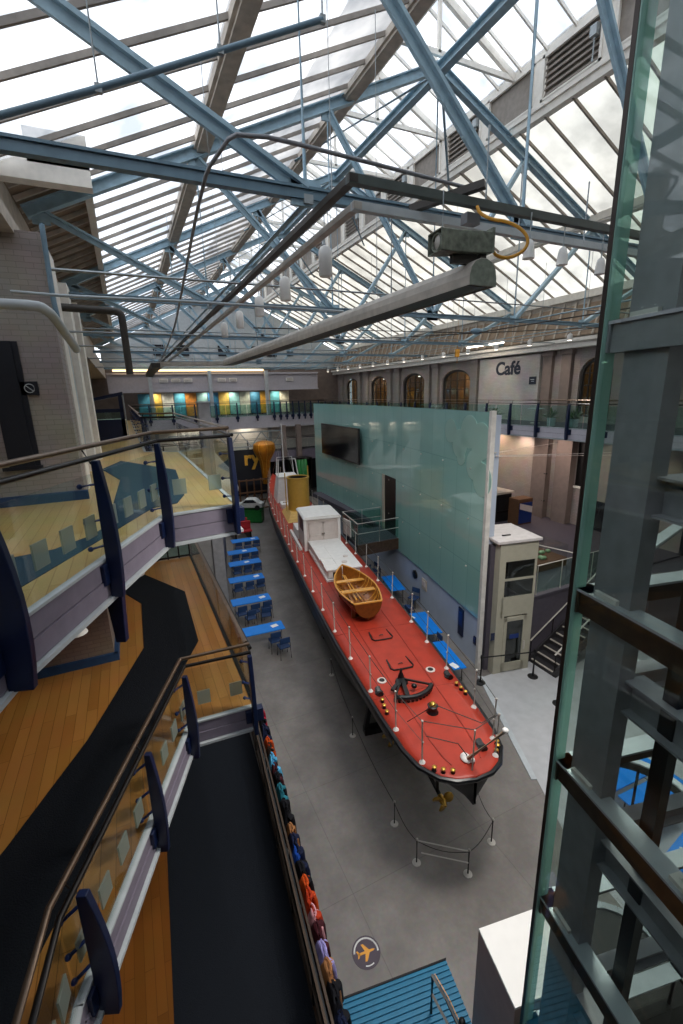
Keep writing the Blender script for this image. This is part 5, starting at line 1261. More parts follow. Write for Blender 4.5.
# brass bollards with cast bases
for (s, t_) in ((2.45, -.93), (2.25, -.96), (2.05, -.97), (2.5, .98), (2.32, 1.0), (2.15, 1.02), (.36, -.66), (.27, -.52), (.2, -.36), (.5, .78), (.6, .83), (.4, .68)):
    b = SB().lathe([(.055, 0), (.045, .03), (.035, .07), (.04, .08)], (s, t_, 2.6), 12).build('bollard', 'ship_black', ship); SB().lathe([(.04, 0), (.048, .02), (.04, .03), (.015, .04)], (s, t_, 2.68), 12).build('brass_cap', 'brass', b)
for (s, t_) in ((2.75, -.9), (2.85, .95), (.6, .48)):
    r_ = SB(); r_.tube((s-.12, t_, 2.68), (s+.12, t_, 2.68), .07, 14); r_.lathe([(.02, 0), (.1, .0), (.1, .04), (.04, .06)], (s, t_, 2.62), 12); r_.build('cable_reel', 'ship_black', ship)
# capstan / stern compass
c = SB().lathe([(.14, 0), (.13, .04), (.1, .08), (.1, .16), (.12, .2), (.08, .22)], (1.78, 0, 2.62), 20).build('capstan', 'ship_black', ship); SB().lathe([(.085, 0), (.08, .03), (.05, .06), (.015, .08)], (1.78, 0, 2.83), 16).build('brass_dome', 'brass', c)
# steering quadrant
q = SB(); q.lathe([(.16, 0), (.15, .05), (.1, .08)], (2.95, -.25, 2.66), 16)
arc = [(2.95-.72*math.cos(a), -.25+.72*math.sin(a)) for a in [R(x) for x in range(-34, 60, 8)]]
q.path([(x, y, 2.76) for x, y in arc], .06, 8); q.beam((2.95, -.25, 2.76), (arc[3][0], arc[3][1], 2.76), .1, .05); q.beam((2.95, -.25, 2.76), (arc[0][0], arc[0][1], 2.76), .04, .04); q.beam((2.95, -.25, 2.76), (arc[-1][0], arc[-1][1], 2.76), .04, .04)
q.beam((2.95, -.25, 2.76), (2.62, -.62, 2.74), .09, .05)
for k in range(len(arc)): q.box((arc[k][0], arc[k][1], 2.67), (.05, .05, .1))
qq = q.build('steering_quadrant', 'ship_black', ship); SB().lathe([(.09, 0), (.07, .1), (.03, .2), (.04, .26), (.01, .3)], (3.0, -.25, 2.72), 12).build('tiller_head', 'ship_black', qq); SB().ell((2.55, -.1, 2.8), (.07, .07, .06), 10, 6).build('pivot_block', 'ship_black', qq)
# deck rings
for s, t_ in ((3.23, .65), (3.17, -.68)):
    r_ = SB().lathe([(.12, 0), (.12, .02), (.08, .025)], (s, t_, 2.63), 20).build('deck_ring', 'pinkish_white', ship); SB().lathe([(.07, 0), (.07, .01)], (s, t_, 2.65), 16).build('ring_cover', 'blackpaint', r_)
# flush hatches
for s in (5.12, 3.65):
    h = SB(); pts = [(s+.28, -.27), (s-.12, -.31), (s-.2, -.25), (s-.22, 0), (s-.2, .25), (s-.12, .31), (s+.28, .27)]
    h.path([(x, y, 2.665) for x, y in pts], .022, 6); hh = h.build('hatch_coaming', 'ship_black', ship); SB().mm((s-.18, -.26, 2.65), (s+.3, .26, 2.672)).build('hatch_cover', 'deck_red', hh)
    SB().path([(s, -.06, 2.67), (s-.02, -.04, 2.71), (s-.02, .04, 2.71), (s, .06, 2.67)], .012, 6).build('hatch_handle', 'ship_black', hh)
# skylight house
sk = SB(); sk.mm((9.35, -.62, 2.62), (13.0, .78, 2.72)); sk.mm((9.45, -.55, 2.6), (13.0, -.5, 3.06)); sk.mm((9.45, .66, 2.6), (13.0, .71, 3.06)); sk.mm((12.95, -.55, 2.6), (13.0, .71, 3.06))
sk.mm((9.45, -.55, 2.6), (9.5, -.35, 3.06)).mm((9.45, .0, 2.6), (9.5, .14, 3.06)).mm((9.45, .5, 2.6), (9.5, .71, 3.06)).mm((9.45, -.55, 2.6), (9.5, .71, 2.78)).mm((9.45, -.55, 2.98), (9.5, .71, 3.06))
sk.add([], []); sky = sk.build('skylight_house', 'white_paint', ship)
SB().mm((9.6, -.5, 2.62), (12.9, .66, 2.9)).build('interior', 'black', sky)
lid = SB(); lid.mm((9.38, -.1, 3.06), (13.0, .8, 3.12)); lid.mm((10.6, -.62, 3.06), (13.0, -.1, 3.12)); lid.mm((9.38, -.62, 3.06), (9.9, -.1, 3.12)); lid.mm((9.9, -.58, 3.06), (10.6, -.1, 3.1)); lid.build('lid', 'white_paint', sky, bevel=.012)
SB().lathe([(.11, 0), (.11, .03), (.04, .04)], (10.0, .25, 3.12), 16).lathe([(.1, 0), (.1, .03), (.04, .04)], (10.6, .45, 3.12), 16).build('lid_fitting', 'pinkish_white', sky)
SB().mm((9.47, -.35, 2.78), (9.48, 0, 2.98)).mm((9.47, .14, 2.78), (9.48, .5, 2.98)).build('window', 'window_glass', sky)
# deckhouse with double doors
dh = SB(); dh.mm((13.05, -.74, 2.6), (14.9, .86, 4.12)); dho = dh.build('deckhouse', 'pinkish_white', ship, bevel=.03)
SB().mm((12.9, -.8, 4.1), (14.95, .92, 4.18)).vprism([(-.8, .08), (.92, .08), (.84, .13), (.06, .16), (-.72, .13)], (13.92, 0, 4.1), (0, 1, 0), (1, 0, 0), 2.0).build('roof', 'white_paint', dho, bevel=.02)
for (a, b) in ((-.55, .07), (.1, .72)):
    d1 = SB(); d1.mm((13.02, a, 2.75), (13.06, b, 3.95)); dd = d1.build('door', 'pinkish_white', dho, bevel=.006)
    f = SB(); f.mm((13.0, a, 2.75), (13.03, a+.08, 3.95)).mm((13.0, b-.08, 2.75), (13.03, b, 3.95)).mm((13.0, a, 3.3), (13.03, b, 3.38)).mm((13.0, a, 3.87), (13.03, b, 3.95)).mm((13.0, a, 2.75), (13.03, b, 2.85)).build('door_rail', 'pinkish_white', dd)
SB().tube((12.98, .02, 3.42), (12.98, .14, 3.42), .016).ell((12.98, .14, 3.42), (.025, .025, .025), 8, 6).build('door_handle', 'ship_black', dho)
SB().mm((13.5, -.76, 3.45), (14.3, -.735, 4.0)).build('side_window', 'ship_black', dho); SB().mm((13.0, -.78, 2.6), (13.1, -.66, 4.1)).mm((13.0, .78, 2.6), (13.1, .9, 4.1)).build('corner_post', 'white_paint', dho)
st_ = SB(); st_.mm((13.2, -1.0, 2.6), (16.2, -.86, 2.78)); st_.mm((14.9, -.8, 2.6), (16.2, .6, 3.1)); st_.build('side_box', 'white_paint', ship, bevel=.02)
# funnel
fb = SB(); fb.add([(17.8, -.85, 2.6), (17.8, .75, 2.6), (20.6, .75, 2.6), (20.6, -.85, 2.6), (18.45, -.55, 3.05), (18.45, .55, 3.05), (20.1, .55, 3.05), (20.1, -.55, 3.05)], [(3, 2, 1, 0), (4, 5, 6, 7), (0, 1, 5, 4), (1, 2, 6, 5), (2, 3, 7, 6), (3, 0, 4, 7)])
for k in range(4): fb.beam((17.84+k*.16, -.84+k*.08, 2.64+k*.12), (17.84+k*.16, .72-k*.06, 2.64+k*.12), .03, .03)
fb.build('funnel_base', 'funnel_base', ship, bevel=.02)
fn = SB(); N = 32; r = .62; prof = [(r, 0), (r, 2.1), (r+.03, 2.12), (r+.03, 2.2), (r-.05, 2.2), (r-.06, .4)]
vs = []; 
for rr, z in prof:
    for j in range(N): a = 2*PI*j/N; vs.append((19.25+rr*math.cos(a), .05+rr*math.sin(a), 2.75+z))
fn.add(vs, [(i*N+j, i*N+(j+1) % N, (i+1)*N+(j+1) % N, (i+1)*N+j)[::-1] for i in range(len(prof)-1) for j in range(N)], True)
fo = fn.build('funnel', 'funnel_yellow', ship)
SB().lathe([(r-.055, 0), (r-.055, .01)], (19.25, 0, 3.3), 28).build('funnel_inside', 'black', fo)
vs = []; pr2 = [(r-.065, .45), (r-.065, 2.15)]
for rr, z in pr2:
    for j in range(N): a = 2*PI*j/N; vs.append((19.25+rr*math.cos(a), .05+rr*math.sin(a), 2.75+z))
SB().add(vs, [(j, (j+1) % N, N+(j+1) % N, N+j) for j in range(N)], True).build('funnel_lining', 'black', fo)
SB().path([(19.25, -r-.06, 3.0), (19.25, -r-.06, 5.2)], .03, 8).path([(19.5, r+.08, 2.7), (19.5, r+.08, 5.5)], .035, 8).build('steam_pipe', 'funnel_yellow', fo)
# vent box and wheelhouse
SB().mm((21.0, -.75, 2.6), (22.0, -.15, 2.95)).build('vent_box', 'white_paint', ship, bevel=.04); SB().lathe([(.15, 0), (.15, .06), (.05, .08)], (21.5, -.45, 2.95), 14).build('vent_cap', 'pinkish_white', ship)
wh = SB(); z0, z1 = zd(23), 4.3
wh.add([(22.6, -.85, z0), (22.6, .7, z0), (24.6, .7, z0), (24.6, -.85, z0), (22.9, -.62, z1), (22.9, .62, z1), (24.3, .62, z1), (24.3, -.62, z1)], [(3, 2, 1, 0), (4, 5, 6, 7), (0, 1, 5, 4), (1, 2, 6, 5), (2, 3, 7, 6), (3, 0, 4, 7)])
who = wh.build('conning_tower', 'white_paint', ship, bevel=.05); SB().mm((22.66, .22, 3.5), (22.8, .3, 3.75)).build('lamp_bracket', 'ship_black', who); SB().mm((22.8, -.66, z1), (24.4, .66, z1+.06)).build('roof', 'white_paint', who, bevel=.02)
SB().path([(23.0, -.7, 3.0), (23.05, -.55, 5.45), (23.05, .55, 5.45), (23.0, .72, 4.2)], .04, 8).path([(24.2, -.6, 4.3), (24.2, -.5, 5.45), (24.2, .5, 5.45), (24.2, .6, 4.3)], .03, 8).build('frame_rail', 'white_paint', who)
m = SB().path([(25.0, .05, zd(25)), (25.2, .05, 7.6)], [.05, .03], 10).build('mast', 'white_paint', ship); SB().path([(25.2, .05, 7.2), (24.3, -.8, 3.2)], .008, 5).path([(25.2, .05, 7.2), (24.3, .85, 3.2)], .008, 5).path([(25.2, .05, 7.2), (32, 0, 3.1)], .008, 5).build('stay_wire', 'steel', m)

# rowboat
rbx = thing('rowing_boat', SM @ V((7.4, -.1, 2.7)), 'small varnished wooden rowing boat resting on the red deck', 'boat')
LB = 3.05; s0 = 5.95; tc0 = -.1
def bw(u): return .44*(1-u)**.0*(1 if u < 0 else 1)*(.0+1)*0+ (.45+.23*math.sin(PI*min(1, u/.85)*.62) if u < .5 else .0)
BW = [(0, .43), (.12, .53), (.28, .63), (.45, .66), (.6, .61), (.75, .48), (.87, .3), (.95, .14), (1, .015)]
def bwf(u):
    for (a, b), (c, d) in zip(BW[:-1], BW[1:]):
        if u <= c: return b+(d-b)*(u-a)/(c-a)
    return .015
def brow(u, inset=0, lift=0):
    s = s0+LB*u; w = max(.012, bwf(u)-inset); gz = 3.33+.1*(u-.4)**2+.12*max(0, u-.6); kz = 2.80+.16*max(0, u-.75)*4*max(0, u-.75)+lift+.03*(1-u)
    row = []
    for i in range(13):
        a = -1+i/6; th = abs(a); ww = w*math.sin(th*PI/2)**.75 if th > 0 else 0
        z = kz+(gz-kz)*(1-math.cos(th*PI/2))**.85
        row.append((s+(.02*0), tc0+math.copysign(ww, a) if a else tc0, z))
    return row
us = [0, .06, .12, .2, .28, .36, .45, .53, .6, .68, .75, .81, .87, .92, .96, 1]
SB().grid([brow(u) for u in us], True).build('hull', 'varnish_dark', rbx, solid=.006)
SB().grid([brow(u, .025, .03) for u in us], True).build('inner_planking', 'varnish', rbx)
SB().path([brow(u)[0] for u in us]+[brow(u)[12] for u in us[::-1]], .028, 8).build('gunwale', 'varnish_light', rbx)
r0 = brow(0); SB().add([r0[i] for i in range(13)], [tuple(range(13))]).build('transom', 'varnish_dark', rbx, solid=.03)
SB().beam(r0[0], r0[12], .05, .04).build('transom_cap', 'varnish_light', rbx)
for u, wd in ((.08, .16), (.4, .2), (.68, .18)):
    b = bwf(u)-.03; SB().box((s0+LB*u, tc0, 3.2), (wd, 2*b, .03)).build('thwart', 'varnish_light', rbx)
for u in (.16, .24, .32, .48, .56, .62, .75):
    SB().path([(p[0], tc0+(p[1]-tc0)*.97, p[2]+.02) for p in brow(u, .03, .03)], .012, 5).build('rib', 'varnish_light', rbx)
mb = SB()
for k in range(5): mb.beam((s0+.2, tc0-.24+k*.12, 2.93), (s0+LB*.75, tc0-.16+k*.08, 2.95), .08, .015)
mb.build('bottom_boards', 'varnish', rbx)
SB().path([(s0+LB*.3, tc0-.1, 3.02), (s0+LB*.95, tc0-.03, 3.1)], .025, 8).path([(s0+LB*.3, tc0+.05, 3.02), (s0+LB*.9, tc0+.0, 3.12)], .022, 8).build('oar', 'varnish_light', rbx)
SB().beam((s0+.02, tc0, 2.79), (s0+LB*.8, tc0, 2.78), .04, .06).build('keel', 'varnish_dark', rbx)
for s in (s0+.5, s0+2.1):
    o = SB().mm((s-.05, tc0-.4, 2.62), (s+.05, tc0+.4, 2.7)).mm((s-.05, tc0-.4, 2.7), (s+.05, tc0-.28, 2.95)).mm((s-.05, tc0+.28, 2.7), (s+.05, tc0+.4, 2.95)).mm((s-.05, tc0-.1, 2.7), (s+.05, tc0+.1, 2.76)).build('boat_chock', 'varnish_dark', rbx)

# rope barrier around the ship
bp = [(5.3, 12.6, 'farthest on the left side'), (4.67, 9.7, 'third from the stern on the left side'), (4.3, 6.85, 'on the left of the stern'), (4.25, 5.9, 'left of the twin bars'), (5.05, 5.25, 'in front of the stern with twin bars'), (5.95, 5.55, 'right of the stern with a side bar'), (6.3, 6.55, 'behind the stern on the right')]
tops = []
for x, y, l in bp:
    t = thing('rope_barrier_post', (x, y, 0), 'thin steel barrier post round the ship, %s' % l, 'barrier post', 'slim steel posts round the ship')
    MB().lathe([(.09, 0), (.09, .012), (.03, .03)], (x, y, 0), 16).build('base', 'steel', t); MB().tube((x, y, .02), (x, y, .62), .016, 8).build('pole', 'dark_pipe', t); MB().ell((x, y, .63), (.028, .028, .028), 8, 6).build('knob', 'steel', t); tops.append(V((x, y, .58)))
m = MB()
for a, b in zip(tops[:-1], tops[1:]):
    m.path([a.lerp(b, f)+V((0, 0, -.12*math.sin(PI*f))) for f in [k/8 for k in range(9)]], .008, 5)
o = m.build('barrier_rope', 'dark_pipe'); tag(o, 'thin dark rope strung between the slim posts round the ship', 'rope')
t = thing('twin_bar', (4.6, 5.6, .3), 'pair of low steel bars between two posts before the stern', 'barrier bar')
MB().tube((4.25, 5.9, .6), (5.05, 5.25, .6), .014).build('upper_bar', 'steel', t); MB().tube((4.32, 5.84, .3), (5.05, 5.25, .3), .014).build('lower_bar', 'steel', t)

# ------------------------------------------------------------------ near floor: logo, blue mat, handrail, plinth
t = thing('floor_logo', (2.575, 5.0, 0), 'round dark purple floor sticker with an orange aeroplane', 'floor sticker')
cx_, cy_, rr = 2.575, 5.0, .25
T = Matrix.Translation((cx_, cy_, 0)) @ Matrix.Rotation(R(-60), 4, 'Z')
MB(T).lathe([(rr, .001), (rr, .005)], (0, 0, 0), 40).build('disc', 'logo_purple', t)
MB(T).path([(rr*.84*math.cos(a), rr*.84*math.sin(a), .005) for a in [R(x) for x in range(40, 225, 8)]], .014, 4).build('white_arc', 'paper', t)
mb = MB(T)
for k, a in enumerate(range(305, 345, 7)): mb.box((rr*.8*math.cos(R(a)), rr*.8*math.sin(R(a)), .006), (.018, .03, .003), R(a))
mb.build('white_marks', 'paper', t)
pl_ = [(-.15, .0), (-.12, .018), (-.02, .02), (-.06, .13), (-.02, .13), (.06, .02), (.13, .015), (.16, 0), (.13, -.015), (.06, -.02), (-.02, -.13), (-.06, -.13), (-.02, -.02), (-.12, -.018)]
T3 = Matrix.Translation((cx_, cy_, 0)) @ Matrix.Rotation(R(-8), 4, 'Z')
MB(T3).prism(pl_, .006, .008).prism([(-.15, 0), (-.17, .055), (-.145, .055), (-.11, 0), (-.145, -.055), (-.17, -.055)], .006, .008).build('aeroplane', 'orange', t)
t = thing('ribbed_mat', (2.8, 3.0, 0), 'bright blue ribbed floor platform at the bottom edge', 'mat')
c1 = V((3.74, 4.28, 0)); c2 = V((1.86, 4.6, 0)); e = (c2-c1).normalized(); fdir = V((-.10, -1.0, 0)); fdir = V((-.17, -.985, 0)).normalized()
def quad(a, b, c, d): return [(v.x, v.y) for v in (a, b, c, d)]
MB().prism(quad(c1, c2, c2+fdir*3.2, c1+fdir*3.2), 0, .03).build('base', 'teal_mat', t)
mb = MB()
for k in range(42): mb.prism(quad(c1+fdir*(.02+k*.075), c2+fdir*(.02+k*.075), c2+fdir*(.062+k*.075), c1+fdir*(.062+k*.075)), .03, .055)
mb.build('ribbing', 'teal_mat', t, bevel=.008)
MB().prism(quad(c1-fdir*.025-e*.02, c2-fdir*.025+e*.02, c2, c1), 0, .05).build('edge_strip', 'rail_dark', t)
t = thing('mat_handrail', (3.12, 3.8, .06), 'black handrail with an orange line standing on the blue platform', 'handrail')
MB().path([(3.1, 3.83, .065), (3.08, 3.8, .95)], .022, 8).build('post', 'black', t)
MB().path([(3.08, 3.8, .95), (3.1, 3.5, .93), (3.05, 2.6, .85)], .024, 8).path([(3.08, 3.8, .55), (3.1, 3.4, .5), (3.05, 2.6, .45)], .02, 8).build('rail', 'black', t)
MB().path([(3.11, 3.79, .98), (3.13, 3.5, .96), (3.08, 2.6, .88)], .006, 6).build('orange_line', 'orange', t)
MB().tube((3.15, 3.2, .06), (3.13, 3.2, .92), .022).ell((3.14, 3.2, .95), (.05, .05, .04), 10, 6).build('second_post', 'black', t)
t = thing('tall_plinth', (3.7, 2.8, 0), 'tall white topped plinth beside the shaft at the bottom', 'plinth')
pq = [(3.525, 3.39), (4.48, 3.22), (4.3, 2.38), (3.34, 2.545)]
MB().prism(pq, 0, 2.16).build('body', 'plinth_side', t); MB().prism(pq, 2.16, 2.2).build('top', 'plinth_white', t)

# ------------------------------------------------------------------ steel and glass lift shaft on the right
C0 = V((3.32, 2.42, 0)); ax = V((-math.sin(R(12)), -math.cos(R(12)), 0)); bx = V((math.cos(R(12)), -math.sin(R(12)), 0))
LA, LBx = 2.6, 2.3
C1 = C0+ax*LA; C2 = C0+bx*LBx; C3 = C1+bx*LBx
sh = thing('lift_shaft', C0, 'tall steel and glass lift shaft filling the right edge', 'lift shaft')
def zz(v, z): return V((v.x, v.y, z))
for c in (C0, C1, C2, C3): MB().beam(zz(c, 0), zz(c, 16), .035, .035, (1, 0, 0)).build('corner_mullion', 'bronze_edge', sh)
levels = [2.3, 4.27, 6.03, 7.82, 9.95, 12.1, 14.3]
for li, z in enumerate(levels):
    for (a, b, nrm) in ((C0, C1, bx), (C2, C3, -bx), (C0, C2, ax), (C1, C3, -ax)):
        o1 = nrm*.12
        MB().beam(zz(a, z-.11)+nrm*.05, zz(b, z-.11)+nrm*.05, .05, .2, (0, 0, 1)).build('transom', 'brown_beam' if li != 4 else 'steel_grey', sh)
        MB().beam(zz(a, z)+nrm*.09, zz(b, z)+nrm*.09, .17, .022, (0, 0, 1)).build('transom_flange', 'steel_grey_light', sh)
        if nrm is bx:
            cl_ = MB()
            for f in (.12, .5, .85):
                q = a.lerp(b, f)+nrm*.09; cl_.box((q.x, q.y, z+.03), (.1, .22, .04), R(-12)); cl_.tube(zz(q, z+.03)-ax*.05, zz(q, z+.075)-ax*.05, .02, 6); cl_.tube(zz(q, z+.03)+ax*.05, zz(q, z+.075)+ax*.05, .02, 6)
            cl_.build('clamp', 'grey_jamb', sh)
gz = [0.1]+levels+[16]
for z0_, z1_ in zip(gz[:-1], gz[1:]):
    for (a, b) in ((C0, C1), (C0, C2), (C2, C3)):
        d = (b-a).normalized()
        MB().beam(zz(a+d*.03, (z0_+z1_)/2), zz(b-d*.03, (z0_+z1_)/2), .012, z1_-z0_-.03, (0, 0, 1)).build('glass_pane', 'shaft_glass', sh)
MB().beam(zz(C0+bx*.03+ax*.05, 0), zz(C0+bx*.03+ax*.05, 16), .012, .12, bx).build('glass_edge', 'edge_glass', sh)
# inner columns (hollow section) + cross beams
def icol(p, w=.36, d=.3):
    m = MB(); r = R(-12)
    m.box((p.x, p.y, 8), (w, .03, 16), r); return m
pc = C0+bx*.15+ax*.34
MB().box((pc.x, pc.y, 8), (.15, .36, 16), R(-12)).build('column', 'steel_grey', sh)
pc2 = C0+bx*.74+ax*1.0
pc2 = C0+bx*.26+ax*.84
MB().box((pc2.x, pc2.y, 8-3.3), (.09, .12, 9.4), R(-12)).build('guide_rail', 'blackpaint', sh)
for z in (8.72, 7.06, 5.42, 3.4, 11.2):
    a = C0+bx*.24+ax*.5; b = C0+bx*.24+ax*2.5
    m = MB().ibeam(zz(a, z), zz(b, z), .2, .3, .02); m.build('cross_beam', 'steel_grey', sh)
    m = MB().ibeam(zz(pc+bx*.1, z), zz(pc+bx*2.0, z), .14, .2, .02); m.build('cross_beam', 'steel_grey', sh)
# flared round steel ring seen through the shaft (spiral landing edge)
t = thing('curved_rail', (6.4, 3.6, 2.2), 'curved pale steel ring seen through the shaft above the blue tables', 'curved rail')
def arcpts(cx, cy, r, z, a0, a1, n=20): return [(cx+r*math.cos(R(a0+(a1-a0)*k/n)), cy+r*math.sin(R(a0+(a1-a0)*k/n)), z) for k in range(n+1)]
def flat_arc(cx, cy, r, z, a0, a1, w, h):
    A = arcpts(cx, cy, r, z, a0, a1); m = MB()
    for p, q in zip(A[:-1], A[1:]): m.beam(p, q, w, h, (0, 0, 1))
    return m
flat_arc(6.8, 3.35, .9, 2.9, -70, 130, .12, .03).build('ring', 'ledge', t); flat_arc(6.8, 3.35, .86, 2.81, -70, 130, .03, .16).build('web', 'dark_pipe', t)
mb = MB()
for a_ in (-65, 30, 125): mb.tube((6.8+.86*math.cos(R(a_)), 3.35+.86*math.sin(R(a_)), 0), (6.8+.86*math.cos(R(a_)), 3.35+.86*math.sin(R(a_)), 2.8), .025)
mb.build('post', 'rail_dark', t)
t = thing('drum_machine', (5.6, 2.5, 0), 'dark round machinery with two yellow bars behind the foot of the shaft', 'machinery')
q = V((5.5, 2.55, 0))
MB().lathe([(.7, 0), (.7, 1.1), (.66, 1.18), (.4, 1.18)], (5.65, 2.65, 0), 28).build('drum', 'blackpaint', t)
flat_arc(5.65, 2.65, .7, 1.2, 0, 360, .1, .03).build('drum_rim', 'steel_grey_light', t)
MB().beam((5.3, 2.45, 1.5), (6.4, 2.22, 1.5), .06, .05).beam((5.0, 2.27, 1.5), (6.1, 2.1, 1.5), .06, .05).build('yellow_bar', 'yellow_cable', t)
MB().box((5.75, 2.2, .73), (1.5, .7, 1.44), R(-12)).build('cabinet', 'rail_dark', t)
# machinery and hanging display beyond the shaft
t = thing('green_machine', (14.2, 7.6, 0), 'green cylindrical machine on the floor seen through the shaft', 'machine')
T = Matrix.Translation((14.4, 6.6, .9)) @ Matrix.Rotation(R(20), 4, 'Z') @ Matrix.Rotation(PI/2, 4, 'Y')
MB(T).lathe([(.15, -1.1), (.35, -1.0), (.4, -.9), (.4, .9), (.35, 1.0), (.15, 1.1)], (0, 0, 0), 20).build('barrel', 'machine_green', t)
MB().box((14.4, 6.6, .3), (2.0, .8, .5), R(20)).build('bed', 'blackpaint', t, bevel=.03); MB(T).lathe([(.55, .3), (.6, .34), (.6, .46), (.55, .5)], (0, 0, 0), 20).build('flywheel', 'rail_dark', t)
t = thing('round_gallery_rail', (14.5, 6.5, 1.7), 'pale curved guard rail round the green machine', 'curved rail')
flat_arc(14.4, 6.6, 1.9, 1.75, 90, 270, .14, .05).build('ring', 'ledge', t)
mb = MB()
for a_ in (92, 150, 210, 268): mb.tube((14.4+1.9*math.cos(R(a_)), 6.6+1.9*math.sin(R(a_)), 0), (14.4+1.9*math.cos(R(a_)), 6.6+1.9*math.sin(R(a_)), 1.75), .035)
mb.build('post', 'steel', t)
t = thing('colour_display', (XR-.3, 9.5, 3), 'tall display with red, orange and yellow panels on the right wall beyond the shaft', 'display')
MB().mm((XR-.32, 8.2, 2.6), (XR-.01, 10.1, 6.9)).build('case', 'night', t)
for k, (c, n_) in enumerate((('#b03a48', 'red'), ('#c9603a', 'coral'), ('#c9a92c', 'yellow'), ('#a8632c', 'amber'), ('#7f5a3a', 'brown'), ('#4f7f4a', 'green'))):
    mat('dp%d' % k, c, .5, var=.3, scale=5); MB().mm((XR-.34, 8.35, 6.45-k*.5), (XR-.3, 9.95, 6.85-k*.5)).build('panel', 'dp%d' % k, t)
t = thing('curved_bridge_edge', (12, 6, 6.5), 'pale curved ledge crossing behind the shaft high on the right', 'ledge')
MB().beam((11.9, 6.9, 5.1), (17.4, 8.3, 5.2), .3, .07, (0, 0, 1)).build('top', 'ledge', t); MB().beam((11.9, 6.9, 4.98), (17.4, 8.3, 5.08), .08, .2, (0, 0, 1)).build('web', 'steel_grey', t)
MB().tube((12.0, 6.93, 0), (12.0, 6.93, 4.95), .06).build('post', 'steel_grey', t)

# ------------------------------------------------------------------ lights
LAMP = 430
w = bpy.data.worlds.new('overcast'); scn.world = w; w.use_nodes = True; nt = w.node_tree; bg = nt.nodes['Background']
tc = nt.nodes.new('ShaderNodeTexCoord'); nz = nt.nodes.new('ShaderNodeTexNoise'); nz.inputs['Scale'].default_value = 2.0; nz.inputs['Detail'].default_value = 4
rp = nt.nodes.new('ShaderNodeValToRGB'); rp.color_ramp.elements[0].position = .35; rp.color_ramp.elements[1].position = .65
rp.color_ramp.elements[0].color = (.82, .9, 1, 1); rp.color_ramp.elements[1].color = (1, 1, 1, 1)
nt.links.new(tc.outputs['Generated'], nz.inputs['Vector']); nt.links.new(nz.outputs['Fac'], rp.inputs['Fac']); nt.links.new(rp.outputs[0], bg.inputs['Color'])
bg.inputs['Strength'].default_value = 1.6
def spotl(loc, tgt, energy, col, size=1.0, r=.08, blend=.6):
    l = bpy.data.lights.new('lamp', 'SPOT'); l.energy = energy; l.color = col; l.spot_size = size; l.spot_blend = blend; l.shadow_soft_size = r
    o = bpy.data.objects.new('lamp_light', l); COL.objects.link(o); o.location = loc; o.rotation_euler = (V(tgt)-V(loc)).to_track_quat('-Z', 'Y').to_euler(); return o
spotl((19.6, 21.2, 7.25), (20.6, 21.0, 5.6), 220, (1, .72, .5), 2.0, .2)
spotl((19.8, 18.9, 7.2), (20.6, 19, 4), 160, (1, .78, .62), 2.0, .2)
spotl((18.6, 16.2, 7.2), (20.6, 16.2, 4), 140, (1, .8, .7), 2.2, .3)  # added spot without a fixture, brightens the brown pilasters under the cafe gallery
spotl((18.6, 12.6, 7.2), (20.6, 13, 4), 110, (1, .85, .75), 2.2, .3)  # second added pilaster spot, also no fixture, lifts the nearer lower wall
spotl((10, YG+.8, 6.9), (10, YG+1.5, 5.4), 60, (1, .9, .75), 2.6, .3)
spotl((5, YG+.8, 6.9), (5, YG+1.5, 5.4), 60, (1, .9, .75), 2.6, .3)
for y in (16.8, 21.2, 25.6, 30, 36.6): spotl((18, y, 11.4), (20.6, y, 9), 60, (1, .85, .7), 1.3)
for x in (2.5, 4.7, 6.9, 9.1, 11.3, 13.5): spotl((x, YG+2.0, 9.9), (x, YG+2.5, 8.2), 60, (1, .92, .78), 2.4, .2)
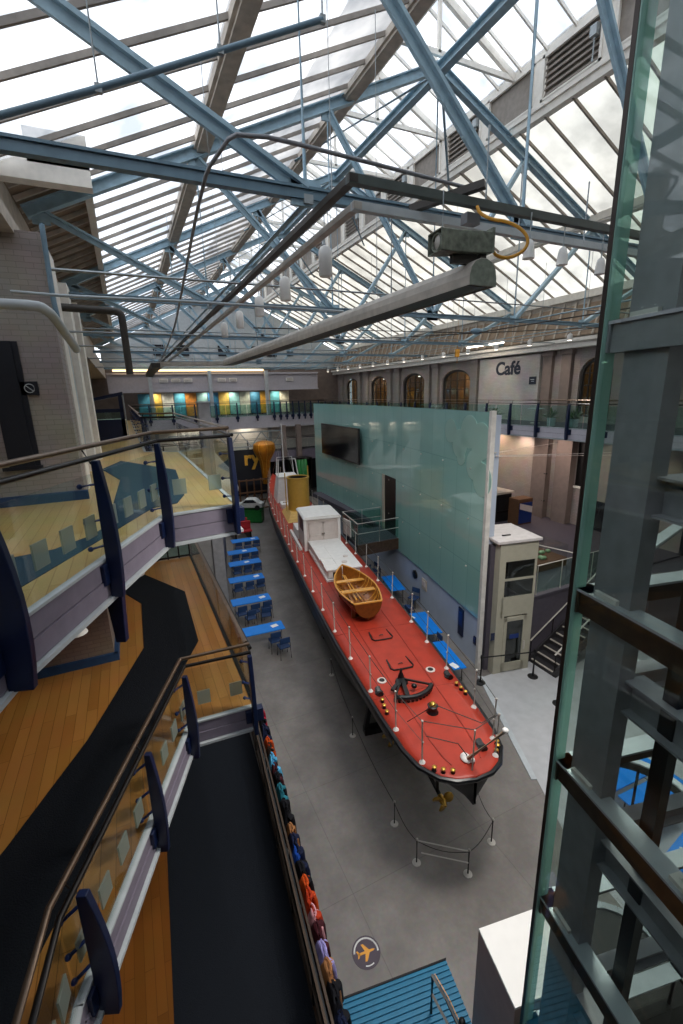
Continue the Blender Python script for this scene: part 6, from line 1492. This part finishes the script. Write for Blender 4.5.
# the downlights of the hall: the cylinder lamps and the right hand spot track
for x, y in ((4.92, 4.72), (5.61, 4.79), (6.61, 4.96)): spotl((x, y, 11.05), (x-.5, y+4, 0), LAMP*1.1, (1, .95, .88), 2.3, .5)
for y in (8.7, 12.4): spotl((3.0, y, 11.15), (1.2, y+3, 3), 150, (1, .95, .88), 1.5, .2)
for y in (14.6, 19, 23.4, 27.8, 32.2, 36.6): spotl((17.9, y, 11.4), (9, y-2, 1.0), LAMP*.95, (1, .94, .86), 1.6, .4)
spotl((9.5, 35.5, 6.5), (9.6, 38.5, 3.5), 60, (1, .85, .6), 1.1, .2)
for y in (25, 36, 41): 
    l = bpy.data.lights.new('l', 'POINT'); l.energy = 60; l.color = (1, .7, .4); l.shadow_soft_size = .3; o = bpy.data.objects.new('lamp_light', l); COL.objects.link(o); o.location = (XR+.8, y, 10.3)

# ------------------------------------------------------------------ camera
cam = bpy.data.cameras.new('camera'); co = bpy.data.objects.new('camera', cam); COL.objects.link(co)
Rm = [[0.90386618935249, -0.13184515130321953, 0.4069923436911803], [-0.4270562971351948, -0.221419389604857, 0.8766962832042741], [-0.025472157792086406, -0.9662247719784686, -0.25643880204167885]]
right = V([r[0] for r in Rm]); down = V([r[1] for r in Rm]); fwd = V([r[2] for r in Rm])
M = Matrix.Identity(4)
for i in range(3): M[i][0] = right[i]; M[i][1] = -down[i]; M[i][2] = -fwd[i]
M[0][3], M[1][3], M[2][3] = 0, 0, H
co.matrix_world = M
cam.sensor_fit = 'HORIZONTAL'; cam.sensor_width = 36; cam.lens = 448*36/683; cam.clip_start = .05; cam.clip_end = 300
scn.camera = co
scn.view_settings.view_transform = 'Standard'; scn.view_settings.look = 'None'; scn.view_settings.gamma = 1; scn.view_settings.use_curve_mapping = False
scn.view_settings.exposure = 0.55
scn.cycles.use_denoising = True
scn.cycles.max_bounces = 10; scn.cycles.transparent_max_bounces = 24; scn.cycles.diffuse_bounces = 5; scn.cycles.glossy_bounces = 4
scn.cycles.sample_clamp_indirect = 6
